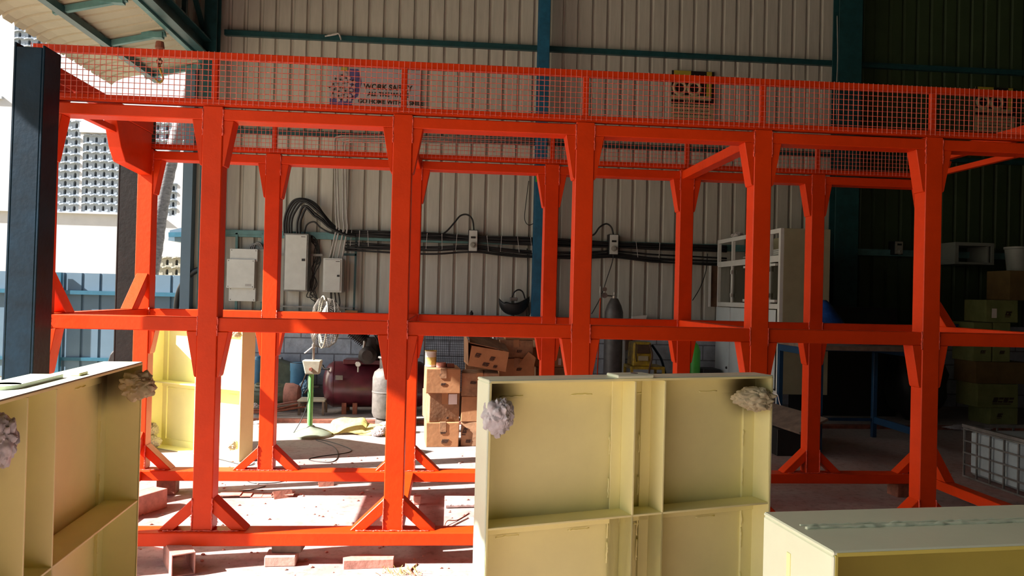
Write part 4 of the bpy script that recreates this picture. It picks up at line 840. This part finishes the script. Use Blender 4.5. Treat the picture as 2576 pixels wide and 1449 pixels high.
# ================================================================ JUNK LEFT OF THE FAN
Yj = 9.2
def motor(px, py, L, r, label, m, endm, Y=Yj, rzz=0):
    p = atY(px, py, Y); t_ = thing('electric_motor', label, 'motor', (p.x, Y, .03))
    d = V((math.cos(rzz), math.sin(rzz), 0)); c = V((p.x, Y, p.z)); mb = MB().lathe(c, [(r*.9, 0), (r, .02), (r, L), (r*.9, L+.02)], d, 28)
    for k in range(16):
        a = k*2*math.pi/16; e1 = d.cross(V((0, 0, 1))); q = e1*math.cos(a)+V((0, 0, 1))*math.sin(a); mb.bar(c+q*(r+.004)+d*.03, c+q*(r+.004)+d*(L-.03), .006, .016, up=q)
    mb.build('body', m, t_, smooth='auto')
    MB().lathe(c+d*(L+.01), [(r*1.05, 0), (r*1.05, .08), (r*.85, .15), (r*.5, .17)], d, 24).build('end_cap', endm, t_, smooth='auto')
    MB().box(c.x+.03, Y-.12, .03, c.x+L-.03, Y+.12, max(c.z-r+.02, .06)).build('foot', m, t_); return t_
motor(640, 992, .34, .13, 'green ribbed electric motor with a brown end cap lying by the back wall', M_mg, M_scrap, Y=8.9)
p = atY(700, 950, 9.5); tag(MB().prism([(-.28, -.15, 0), (.34, -.15, 0), (.26, -.15, .30), (-.02, -.15, .36), (-.28, -.15, .22)], (0, .3, 0)).build('pump_housing', M_mg, bev=.01), 'grey green pump housing behind the motor by the back wall', 'housing').location = (p.x, 9.5, .03)
bpy.data.objects['pump_housing'].scale = (1, 1, 1.45)
p = atY(754, 944, 9.3); t_ = thing('blue_drum', 'small blue round drum motor behind the green motor', 'drum', (p.x, 9.3, .03)); MB().lathe((p.x, 9.3, .03), [(.11, 0), (.11, .40), (.115, .41), (.115, .50), (.105, .505)], n=24).build('body', M_pb, t_, smooth='auto'); MB().ring((p.x, 9.3, .53), (0, 0, 1), .105, .008, 24, 6).build('rim', M_dark, t_, smooth=True)
p = atY(648, 942, 9.4); t_ = thing('blue_bottle', 'light blue round canister at the far left of the junk by the wall', 'canister', (p.x, 9.4, .03)); MB().lathe((p.x, 9.4, .03), [(.055, 0), (.06, .01), (.06, .52), (.03, .56)], n=18).build('body', M_pb, t_, smooth='auto')
p = atY(655, 912, 9.6); t_ = thing('grey_pipe', 'pale grey fat pipe lying along the back wall behind the junk', 'pipe', (p.x, 9.65, .5)); MB().lathe((p.x-.25, 9.65, p.z), [(.07, 0), (.07, .5)], (1, 0, 0), 18).build('tube', M_pvc, t_, smooth='auto'); MB().box(p.x-.1, 9.62, .03, p.x-.05, 9.68, p.z-.06).box(p.x+.15, 9.62, .03, p.x+.2, 9.68, p.z-.06).build('prop', M_mg, t_)
for k in range(11):
    y0 = 8.35+k*.035+random.uniform(-.02, .02); z0 = .045+random.uniform(0, .05)+.012*(k % 3); a = atY(628+random.uniform(-8, 8), 1035, y0); b_ = atY(748+random.uniform(-28, 22), 1030, y0)
    o = MB().tube(smoothpath([(a.x, y0, z0), ((a.x+b_.x)/2, y0+.04, z0+random.uniform(0, .02)), (b_.x, y0+.18, z0+.05)]), random.uniform(.009, .014), 6).build('steel_rod', random.choice([M_rust, M_wood, M_scrap]), smooth=True, loc=(a.x, y0, z0)); tag(o, 'dusty rod in the loose heap of rods behind the second back post', 'rod', 'heap of rods')
p = atZ(737, 1034, .03); wire('broom_stick', 'thin brown stick leaning from the rod heap towards the green motor', 'stick', [(p.x-.02, p.y, .05), (p.x+.02, p.y+.15, .2), (p.x+.08, p.y+.3, .42)], .009, M_wood)
p = atY(770, 985, 9.1); wad('blue cloth bundle between the motor and the compressor tank', (p.x, 9.1, p.z), (.09, .08, .15), 31, M_pb, cat='cloth', name='blue_cloth')
wad('white rag on the rod heap left of the second back post', atZ(640, 1030, .08)+V((0, 0, .02)), (.07, .05, .05), 32, M_rag, cat='rag', name='white_rag')
wad('flat white rag on the step edge left of the second back post', atZ(655, 1065, .04)+V((0, 0, .01)), (.10, .06, .02), 33, M_rag, cat='rag', name='white_rag')
p = atZ(790, 1040, .03); p.y -= .3; st2 = thing('small_stool', 'low pale stool frame behind the green fan pole', 'stool', (p.x, p.y+.2, .03)); zt_ = .20
MB().box(p.x-.16, p.y+.15, zt_-.02, p.x+.14, p.y+.4, zt_).build('seat', M_ivory, st2, bev=.004)
for xx in (p.x-.14, p.x+.12):
    for yy in (p.y+.17, p.y+.38): MB().box(xx-.012, yy-.012, .03, xx+.012, yy+.012, zt_-.02).build('leg', M_wood, st2)
# yellow sack and rags
p = atZ(905, 1092, 0); n = 22; mb = MB(); G = []
for j in range(10):
    row = []
    for i in range(n):
        u_, v_ = i/(n-1), j/9; x_ = p.x-.30+u_*.62; y_ = p.y-.02+v_*.42-.08*u_; z_ = .012+.10*max(0, math.sin(u_*3.0))*math.sin(v_*3.1)*.7+.03*noise.noise(V((x_*8, y_*8, 1)))+(.09*(1-u_)*math.sin(v_*3.1) if u_ < .55 else 0)
        row.append(mb.bm.verts.new((x_, y_, max(z_, .004+.003*j))))
    G.append(row)
for a, b_ in zip(G[:-1], G[1:]):
    for i in range(n-1): mb._f([a[i], a[i+1], b_[i+1], b_[i]])
o = mb.build('empty_sack', M_sack, smooth=True, loc=(p.x, p.y, 0)); md = o.modifiers.new('thickness', 'SOLIDIFY'); md.thickness = .006; tag(o, 'flattened yellow woven sack on the floor right of the fan base', 'sack')
for k in range(5):
    q = atZ(950+k*7, 1098-k*5, .0); wad('grey white rag in the small heap left of the third front post', (q.x, q.y, .035+.02*(k % 2)), (.07, .06, .035), 40+k, M_rag, cat='rag', name='white_rag', group='rags by the third post')
# wire mesh panel and junk behind the boxes
x0, z0, x1, z1 = rect(1068, 835, 1235, 918, 9.3); mp = thing('mesh_panel', 'dark wire mesh panel leaning behind the cardboard boxes', 'mesh panel', ((x0+x1)/2, 9.3, .03)); mb = MB(); z0 = .2
n = 34
for k in range(n+1): xx = x0+(x1-x0)*k/n; mb.box(xx-.002, 9.3, z0, xx+.002, 9.304, z1+.1)
for k in range(30): zz = z0+(z1+.1-z0)*k/29; mb.box(x0, 9.296, zz-.002, x1, 9.30, zz+.002)
mb.build('wires', M_dark, mp); MB().box(x0-.015, 9.29, .03, x0+.005, 9.31, z1+.12).box(x1-.005, 9.29, .03, x1+.015, 9.31, z1+.12).box(x0, 9.29, z1+.1, x1, 9.31, z1+.12).build('rim', M_greymetal, mp)
# ================================================================ CARTONS
def carton(label, c, s, rz=0, m=M_card, marks=(), lab=None, rot=None, group=None, tape=True, flap=False, name='cardboard_box', open_=False, crush=.006):
    t_ = thing(name, label, 'box', c, rz, group, local=True, rot=rot); w_, d_, h_ = s; mb = MB()
    nx, nz = 6, 5
    def bul(x, z): return crush*.6*math.sin(3.1*(x/w_+.5))*math.sin(3.1*z/h_)
    # body with softened, slightly bulging faces
    x0, x1 = -w_/2, w_/2; k_ = lambda: random.uniform(-crush, crush)*.5
    if open_:
        wt = .006; mb.box(x0, -d_/2, 0, x1, -d_/2+wt, h_).box(x0, d_/2-wt, 0, x1, d_/2, h_).box(x0, -d_/2+wt, 0, x0+wt, d_/2-wt, h_).box(x1-wt, -d_/2+wt, 0, x1, d_/2-wt, h_).box(x0+wt, -d_/2+wt, 0, x1-wt, d_/2-wt, wt)
        mb.build('body', m, t_, bev=.001, world=False)
        MB().hexa([(x0, -d_/2, h_), (x1, -d_/2, h_), (x1, -d_/2+.006, h_), (x0, -d_/2+.006, h_), (x0+.01, -d_/2-.10, h_-.04), (x1-.02, -d_/2-.09, h_-.05), (x1-.02, -d_/2-.085, h_-.044), (x0+.01, -d_/2-.094, h_-.034)])
        MB().hexa([(x0-.02, -d_/2-.01, h_+.02), (x1+.0, -d_/2+.02, h_-.0), (x1, d_/2, h_+.05), (x0-.02, d_/2, h_+.12), (x0-.02, -d_/2-.01, h_+.026), (x1, -d_/2+.02, h_+.006), (x1, d_/2, h_+.056), (x0-.02, d_/2, h_+.126)]).build('flap', M_cardD, t_, world=False)
        MB().hexa([(x0-.002, -d_/2, h_*.1), (x0, -d_/2, h_*.1), (x0, d_/2, h_*.1), (x0-.002, d_/2, h_*.1), (x0-.05, -d_/2-.02, h_+.05), (x0-.045, -d_/2-.02, h_+.05), (x0-.045, d_/2, h_+.09), (x0-.05, d_/2, h_+.09)]).build('side_flap', M_cardD, t_, world=False)
    else:
        mb.hexa([(x0+k_(), -d_/2+k_(), 0), (x1+k_(), -d_/2+k_(), 0), (x1+k_(), d_/2, 0), (x0+k_(), d_/2, 0), (x0+k_(), -d_/2+k_(), h_+k_()*.4), (x1+k_(), -d_/2+k_(), h_+k_()*.4), (x1+k_(), d_/2, h_), (x0+k_(), d_/2, h_)])
        mb.build('body', m, t_, bev=.006, seg=2, world=False)
        if tape: MB().box(-.028, -d_/2-.003-crush*.5, h_*.62, .028, -d_/2+.02, h_+.002).box(-.028, -d_/2, h_-.001+crush*.2, .028, d_/2-.02, h_+.0025+crush*.2).build('tape', M_card if m is not M_card else M_cardD, t_, world=False)
    yf = -d_/2-.002-crush*.55
    for (mx, mz, mw, mh) in marks:      # printed maker's mark: slanted black block lettering, mostly illegible
        mb = MB(); sl = mh*.35; n = 4
        for k in range(n):
            a = mx-mw/2+mw*k/n; bw = mw/n*.82; ring_ = [(a, yf, mz), (a+bw, yf, mz), (a+bw+sl, yf, mz+mh), (a+sl, yf, mz+mh)]
            if k % 2 == 0: mb.prism(ring_, (0, .004, 0))
            else:
                mb.prism([(a, yf, mz), (a+bw, yf, mz), (a+bw+sl*.35, yf, mz+mh*.35), (a+sl*.35, yf, mz+mh*.35)], (0, .004, 0)); mb.prism([(a+sl*.6, yf, mz+mh*.6), (a+bw+sl*.6, yf, mz+mh*.6), (a+bw+sl, yf, mz+mh), (a+sl, yf, mz+mh)], (0, .004, 0))
        mb.prism([(mx-mw/2, yf, mz-mh*.35), (mx+mw*.35, yf, mz-mh*.35), (mx+mw*.37, yf, mz-mh*.2), (mx-mw/2, yf, mz-mh*.2)], (0, .004, 0))
        mb.build('printed_mark', M_ink, t_, world=False)
    if lab: a, b_, c_, d2 = lab; MB().box(a, yf-.001, b_, c_, yf+.003, d2).build('paper_label', M_label, t_, world=False)
    return t_
Yc = 6.98; sc = 1900/Yc
b0 = atZ(1108, 1126).x
carton('cardboard box at the bottom of the front left stack with tape on its face', (b0+.0, Yc+.19, 0), (.30, .38, .225), .09, marks=((.005, .13, .055, .018), (.02, .045, .065, .026)))
carton('middle cardboard box of the front left stack with a white address label', (b0-.01, Yc+.22, .227), (.285, .38, .265), .20, M_cardD, marks=((.03, .03, .02, .012),), lab=(.035, .16, .115, .255))
carton('top cardboard box of the front left stack with two black marks', (b0-.005, Yc+.19, .494), (.315, .40, .225), .08, marks=((-.01, .165, .05, .02), (.0, .08, .045, .016)))
b1 = atZ(1200, 1126).x
carton('bottom cardboard box of the second stack, half behind the middle cream panel', (b1+.03, Yc+.22, 0), (.34, .36, .225), -.06, M_cardD, marks=((-.14, .12, .04, .05), (-.10, .04, .05, .02)))
carton('middle cardboard box of the second stack, half behind the middle cream panel', (b1+.01, Yc+.23, .227), (.34, .36, .235), .04, marks=((.0, .12, .05, .02), (.02, .06, .05, .02)))
carton('upper cardboard box of the second stack right of the two mark box', (b1+.02, Yc+.22, .464), (.34, .36, .215), -.04, M_cardD, marks=((-.06, .12, .06, .018),))
carton('torn open cardboard box with raised flaps tilted on top of the second stack', (b1+.06, Yc+.25, .722), (.36, .36, .19), rot=(.02, math.radians(9), .10), open_=True, marks=((-.11, .10, .05, .03), (.03, .09, .045, .03), (-.02, .03, .06, .025), (.07, .025, .035, .02)))
# hidden lower supports of the next stacks are boxes as well
Yd = 7.35
for k, (px, zz, s, lb, mk, mm) in enumerate((
    (1302, .0, (.36, .36, .30), 'lowest cardboard box of the third stack behind the middle cream panel', (), M_cardD),
    (1302, .302, (.36, .36, .255), 'second cardboard box from the floor in the third stack', (), M_card),
    (1300, .559, (.35, .36, .235), 'clean cardboard box with one black mark just above the middle cream panel', ((.02, .12, .05, .02),), M_card),
    (1298, .796, (.33, .34, .175), 'dented cardboard box with a torn corner flap near the top of the third stack', ((.03, .06, .05, .02),), M_cardD),
    (1310, .973, (.31, .30, .10), 'flat cardboard box at the very top of the third stack', (), M_card))):
    carton(lb, (atY(px, 900, Yd).x, Yd+.2, zz), s, random.uniform(-.05, .05), mm, marks=mk)
q = atY(1330, 905, Yd-.02); MB_f = MB().prism([(q.x-.10, Yd-.01, q.z-.05), (q.x+.05, Yd-.03, q.z-.07), (q.x+.07, Yd-.02, q.z+.02), (q.x+.0, Yd-.0, q.z+.075)], (0, .004, 0)).build('torn_flap', M_card, None)
fl_par = [o for o in bpy.data.objects if o.get('label', '').startswith('dented cardboard box with a torn')][0]; MB_f.parent = fl_par; MB_f.matrix_parent_inverse = (Matrix.Translation(fl_par.location) @ Matrix.Rotation(fl_par.rotation_euler.z, 4, 'Z')).inverted()
wad('white plastic sack squeezed between the torn box and the dented box', atY(1246, 885, 7.5), (.07, .10, .16), 51, M_paperg, cat='plastic sack', name='plastic_sack')
for k, (px, zz, s, lb) in enumerate(((1385, 0, (.34, .34, .34), 'lowest cardboard box of the fourth stack, mostly hidden'), (1388, .342, (.34, .34, .33), 'second cardboard box of the fourth stack, mostly hidden'), (1382, .674, (.36, .34, .20), 'cardboard box with small white label just right of the fourth back post'), (1385, .876, (.33, .33, .17), 'top cardboard box of the fourth stack between two red posts'))):
    carton(lb, (atY(px, 900, 7.8).x, 7.98, zz), s, .03, M_cardD if k % 2 else M_card, lab=(.09, .02, .12, .09) if k == 2 else None, tape=False)
for k in range(5):
    q = V((b1-.05+k*.075, Yc+.75, .93+.02*(k % 2))); o = MB().box(-.05, -.03, -.03, .05, .03, .03).build('scrap_part', [M_greymetal, M_cast, M_rust][k % 3], bev=.006); o.location = (q.x, q.y, .98+.015*k); o.rotation_euler = (.2*k, .4, .5*k); tag(o, 'small metal part in the heap of parts behind the torn open box', 'metal part', 'parts behind the torn box')
carton('closed brown box holding the heap of metal parts behind the torn box', (b1+.12, Yc+.75, .0), (.46, .34, .93), 0, M_cardD, tape=False)
p = atY(1083, 918, Yc+.15); pb = thing('paint_tin', 'white paint tin with a yellow rim on top of the front left box stack', 'paint tin', (p.x, Yc+.17, .722))
MB().lathe((p.x, Yc+.17, .722), [(.048, 0), (.052, .003), (.052, .135), (.055, .138), (.055, .148)], n=28, cap=False).build('tin', M_white, pb, smooth='auto'); MB().lathe((p.x, Yc+.17, .722+.12), [(.05, 0), (.05, .002)], n=28).build('paint', M_sack, pb)
MB().ring((p.x, Yc+.17, .722+.149), (0, 0, 1), .053, .004, 28, 6).build('rim', M_yellow, pb, smooth=True); MB().lathe((p.x, Yc+.17, .722+.02), [(.0525, 0), (.0525, .07)], n=28, cap=False).build('wrapper', M_sack, pb, smooth='auto')
p = atY(1107, 916, Yc+.12); tp = thing('tape_roll', 'pinkish roll of tape lying beside the paint tin', 'tape roll', (p.x, Yc+.12, .722)); MB().lathe((p.x+.01, Yc+.12, .722), [(.028, 0), (.045, 0), (.045, .045), (.028, .045), (.028, 0)], n=24, cap=False).build('roll', M_scrap, tp, smooth='auto')
blk('wooden_block', 'small red brown block lying right of the tape roll on the box', 'block', (p.x+.095, Yc+.13, .722), (.07, .06, .035), .2, M_rust)
# ================================================================ RIGHT SIDE: CABINET, BENCH, BOXES
cx0, cx1, cy0, cy1, chh = 3.50, 4.055, 7.82, 9.74, 2.2
cb = thing('steel_enclosure', 'tall olive and white steel enclosure with dark windows and an open door', 'cabinet', (3.78, 8.8, .0))
MB().box(cx0+.04, cy0, .42, cx1, cy0+.02, chh).build('end_panel', M_cabin, cb, bev=.003)
MB().box(cx1-.02, cy0+.02, .42, cx1, cy1, chh).build('rear_panel', M_cabin, cb); MB().box(cx0+.04, cy0+.02, chh-.02, cx1-.02, cy1, chh).build('roof_panel', M_cabin, cb) if False else None
MB().box(cx0+.04, cy0+.02, .42, cx1-.02, cy1, .44).build('floor_panel', M_cabin, cb)
fw = .045
def fbar(y0, z0, y1, z1, nm='face_frame', m=M_white, d=.04): MB().box(cx0, min(y0, y1), min(z0, z1), cx0+d, max(y0, y1), max(z0, z1)).build(nm, m, cb, bev=.002)
fbar(cy0, 0, cy0+.045, chh); fbar(cy1-.045, 0, cy1, chh); fbar(cy0+.045, chh-.05, cy1-.045, chh); fbar(cy0+.045, 1.84, cy1-.045, 1.91); fbar(cy0+.045, 1.33, cy1-.045, 1.385); fbar(cy0+.045, .40, cy1-.045, .45)
for y_ in (8.10, 8.65, 9.22): fbar(y_-.02, 1.385, y_+.02, 1.84); fbar(y_-.016, 1.91, y_+.016, chh-.05)
yy = [cy0+.045, 8.08, 8.63, 9.20, cy1-.045]
for k in range(4):
    y0_, y1_ = yy[k]+.02, yy[k+1]-.0
    if k < 3:
        wn = MB().box(cx0+.018, y0_, 1.39, cx0+.024, y1_, 1.835).build('window_panel', M_glass, cb); MB().box(cx0-.012, y0_+.03, 1.80, cx0+.018, y0_+.16, 1.825).build('top_catch', M_white, wn); MB().box(cx0-.012, y0_+.03, 1.40, cx0+.018, y0_+.16, 1.43).build('bottom_catch', M_white, wn)
        hg = MB(); hg.lathe((cx0-.01, y1_+.0, 1.45), [(.012, 0), (.012, .05)], n=8); hg.lathe((cx0-.01, y1_+.0, 1.74), [(.012, 0), (.012, .05)], n=8); hg.build('hinge', M_white, wn)
    dr = MB().box(cx0-.012, y0_, .47, cx0, y1_, 1.32).build('lower_door', M_whiteb, cb, bev=.003); MB().lathe((cx0-.012, y0_+.06, .56), [(.018, 0), (.014, .015)], (-1, 0, 0), 10).build('lock', M_dark, dr)
od = MB().box(cx0-.09, cy1-.02, 1.32, cx0, cy1, 1.86).build('open_door', M_brown, cb); MB().box(cx0-.11, cy1-.04, 1.32, cx0-.09, cy1, 1.86).build('door_edge', M_white, od)
mb = MB()
for k in range(6): mb.tube([(cx0+.15+.06*k, cy0+.25+.1*k, 1.95+.03*(k % 3)), (cx0+.25+.03*k, cy1-.2, 1.93+.04*(k % 3))], .012, 6)
mb.build('inside_pipes', M_white, cb)
q = atY(1858, 586, 9.3); wad('crumpled white plastic lying on top of the steel enclosure', (cx0+.12, 9.35, chh+.035), (.08, .14, .045), 61, M_rag, cat='plastic', name='plastic_bundle')
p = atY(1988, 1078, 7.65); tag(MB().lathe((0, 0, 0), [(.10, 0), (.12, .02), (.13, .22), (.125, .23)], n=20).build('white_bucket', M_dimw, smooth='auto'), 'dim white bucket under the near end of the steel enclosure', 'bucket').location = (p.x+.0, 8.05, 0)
o = MB().hexa([(-.02, -.6, 0), (.28, -.6, 0), (.28, .5, 0), (-.02, .5, 0), (-.02, -.6, .02), (.28, -.6, .02), (.28, .5, .02), (-.02, .5, .02)]).build('leaning_board', M_wood); p = atY(1972, 1046, 6.9); o.location = (p.x-.12, 7.0, .26); o.rotation_euler = (.0, math.radians(-24), .1); tag(o, 'grey board leaning low against the enclosure leg behind the middle cream panel', 'board')
blk('board_support', 'dark crate under the grey leaning board', 'crate', (p.x-.02, 7.05, 0), (.26, .7, .24), 0, M_dark)
bn_ = thing('workbench', 'dark blue steel workbench with a worn wooden top right of the enclosure', 'workbench', (3.98, 7.25, 0))
bx0, bx1, by0, by1, bz = 3.44, 4.52, 6.80, 7.70, 1.0
MB().box(bx0-.02, by0-.05, bz-.03, bx1+.02, by1+.02, bz+.01).build('bench_top', M_wood, bn_, bev=.003)
MB().box(bx0, by0, bz-.10, bx0+.04, by1, bz-.03).build('apron', M_bench, bn_); MB().box(bx1-.04, by0, bz-.10, bx1, by1, bz-.03).build('apron', M_bench, bn_); MB().box(bx0+.04, by1-.03, bz-.10, bx1-.04, by1, bz-.03).build('apron', M_bench, bn_)
for x_ in (bx0, bx1-.045):
    for y_ in (by0, by1-.045): MB().box(x_, y_, 0, x_+.045, y_+.045, bz-.10).build('leg', M_bench, bn_, bev=.002)
    MB().box(x_+.01, by0+.045, .15, x_+.035, by1-.045, .22).build('stretcher', M_bench, bn_)
MB().box(bx0+.045, by1-.035, .17, bx1-.045, by1-.01, .20).build('stretcher', M_bench, bn_)
n = 20; mb = MB(); G = []
for j in range(16):
    row = []
    for i in range(n):
        u_, v_ = i/(n-1), j/15; x_ = 3.62+u_*.62; y_ = 7.0+v_*.55; h_ = .42*math.exp(-((u_-.15)/.33)**2)*math.sin(math.pi*min(max(v_, .02), .98))**.5+.05*noise.noise(V((x_*7, y_*7, 0)))
        row.append(mb.bm.verts.new((x_, y_, bz+.012+max(h_, 0))))
    G.append(row)
for a, b_ in zip(G[:-1], G[1:]):
    for i in range(n-1): mb._f([a[i], a[i+1], b_[i+1], b_[i]])
o = mb.build('blue_tarpaulin', M_tarp, smooth=True, loc=(3.62, 7.0, bz+.012)); tag(o, 'crumpled blue tarpaulin heaped on the workbench beside the enclosure', 'tarpaulin')
o = MB().box(-.55, -.3, 0, .55, .3, .62).build('dark_cabinet', M_dark, bev=.01); o.location = (4.95, 9.2, 0); tag(o, 'black cabinet in the unlit area behind the sixth front post', 'cabinet'); o.scale = (1, 1, 2.2)
q = atY(2420, 900, 8.6); wad('blue plastic sheet hanging over the dark heap left of the right hand boxes', (q.x-.20, 8.6, 1.08), (.16, .12, .15), 71, M_tarp, cat='plastic sheet', name='blue_sheet')
o = MB().blob((0, 0, 0), .36, .3, .48, .25, 5, 9, 3).build('dark_heap', M_dark, smooth=True); o.location = (q.x-.48, 8.75, .44); tag(o, 'black plastic covered heap on the floor under the blue sheet', 'heap')
q = atY(2400, 1085, 8.2); wad('torn clear plastic on the dark floor left of the right hand boxes', (q.x+.15, 8.15, .03), (.30, .1, .03), 72, M_paperg, cat='plastic', name='plastic_film')
# white open frame on the wall
x0, z0, x1, z1 = rect(2400, 612, 2499, 664, 9.6); fr = thing('open_frame', 'white open box frame jutting from the dark right part of the wall', 'frame', ((x0+x1)/2, 9.98, z0))
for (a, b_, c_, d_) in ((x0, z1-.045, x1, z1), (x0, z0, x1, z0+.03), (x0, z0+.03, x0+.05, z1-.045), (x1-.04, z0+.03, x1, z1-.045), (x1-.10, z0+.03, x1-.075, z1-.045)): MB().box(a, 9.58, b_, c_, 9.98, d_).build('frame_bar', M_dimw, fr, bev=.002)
# right hand carton stack
Ys = 8.35
def cpos(px, py): return atY(px, py, Ys)
specs = (((2492, 1090, 2562, 1027), 'green tinged cardboard box at the bottom of the right hand stack', ((-.06, .12, .06, .045),), None),
         ((2460, 1025, 2564, 967), 'wide cardboard box with large black letters in the right hand stack', ((.06, .06, .26, .06),), None),
         ((2455, 965, 2590, 912), 'plain wide brown cardboard box midway up the right hand stack', (), None),
         ((2450, 910, 2498, 812), 'left of the twin boxes standing on the wide brown box', ((0, .10, .06, .03),), None),
         ((2500, 910, 2544, 812), 'right of the twin boxes standing on the wide brown box', ((0, .10, .06, .03),), None),
         ((2482, 811, 2563, 756), 'tilted cardboard box with a small white label on the right hand stack', ((.07, .08, .07, .05),), (-.13, .05, -.07, .16)),
         ((2540, 755, 2610, 682), 'topmost brown cardboard box at the right picture edge', (), None))
zc = 0; zt_ = {}
for k, ((xa, yb_, xb, ya_), lb, mk, la) in enumerate(specs):
    a = cpos(xa, yb_); b_ = cpos(xb, ya_); zb_ = 0 if k == 0 else zt_[{1: 0, 2: 1, 3: 2, 4: 2, 5: 4, 6: 5}[k]]+.002; h_ = max(.1, b_.z-zb_); zt_[k] = zb_+h_
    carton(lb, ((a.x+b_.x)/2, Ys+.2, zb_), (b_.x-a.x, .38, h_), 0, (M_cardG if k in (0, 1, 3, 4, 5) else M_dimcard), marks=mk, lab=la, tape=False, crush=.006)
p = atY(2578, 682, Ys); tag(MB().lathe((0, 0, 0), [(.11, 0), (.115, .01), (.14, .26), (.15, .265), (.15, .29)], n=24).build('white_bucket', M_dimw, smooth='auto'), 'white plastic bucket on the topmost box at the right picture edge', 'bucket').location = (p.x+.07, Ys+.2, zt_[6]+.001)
# caged white container in the lower right
gx, gy0, gy1, gz = 4.27, 4.75, 5.95, .41
gc = thing('caged_container', 'low bluish white plastic container in a wire cage at the right edge', 'container', (4.8, 5.35, 0))
MB().box(gx+.03, gy0+.03, .03, gx+1.0, gy1-.03, gz-.02).build('tank', M_crate, gc, bev=.02)
mb = MB()
for k in range(9): yy_ = gy0+(gy1-gy0)*k/8; mb.box(gx, yy_-.006, 0, gx+.012, yy_+.006, gz)
for k in range(5): zz_ = .01+(gz-.02)*k/4; mb.box(gx-.008, gy0, zz_-.006, gx+.004, gy1, zz_+.006)
for k in range(8): xx_ = gx+1.0*k/7; mb.box(xx_-.006, gy0, 0, xx_+.006, gy0+.012, gz).box(xx_-.006, gy1-.012, 0, xx_+.006, gy1, gz)
mb.build('wire_cage', M_greymetal, gc); MB().box(gx-.012, gy0-.01, gz, gx+.03, gy1+.01, gz+.025).box(gx+.03, gy0-.01, gz, gx+1.0, gy0+.03, gz+.025).box(gx+.03, gy1-.03, gz, gx+1.0, gy1+.01, gz+.025).build('top_rim', M_greymetal, gc)
# ---------------------------------------------------------------- tidy helper properties
for o in bpy.data.objects:
    if '_o' in o: del o['_o']
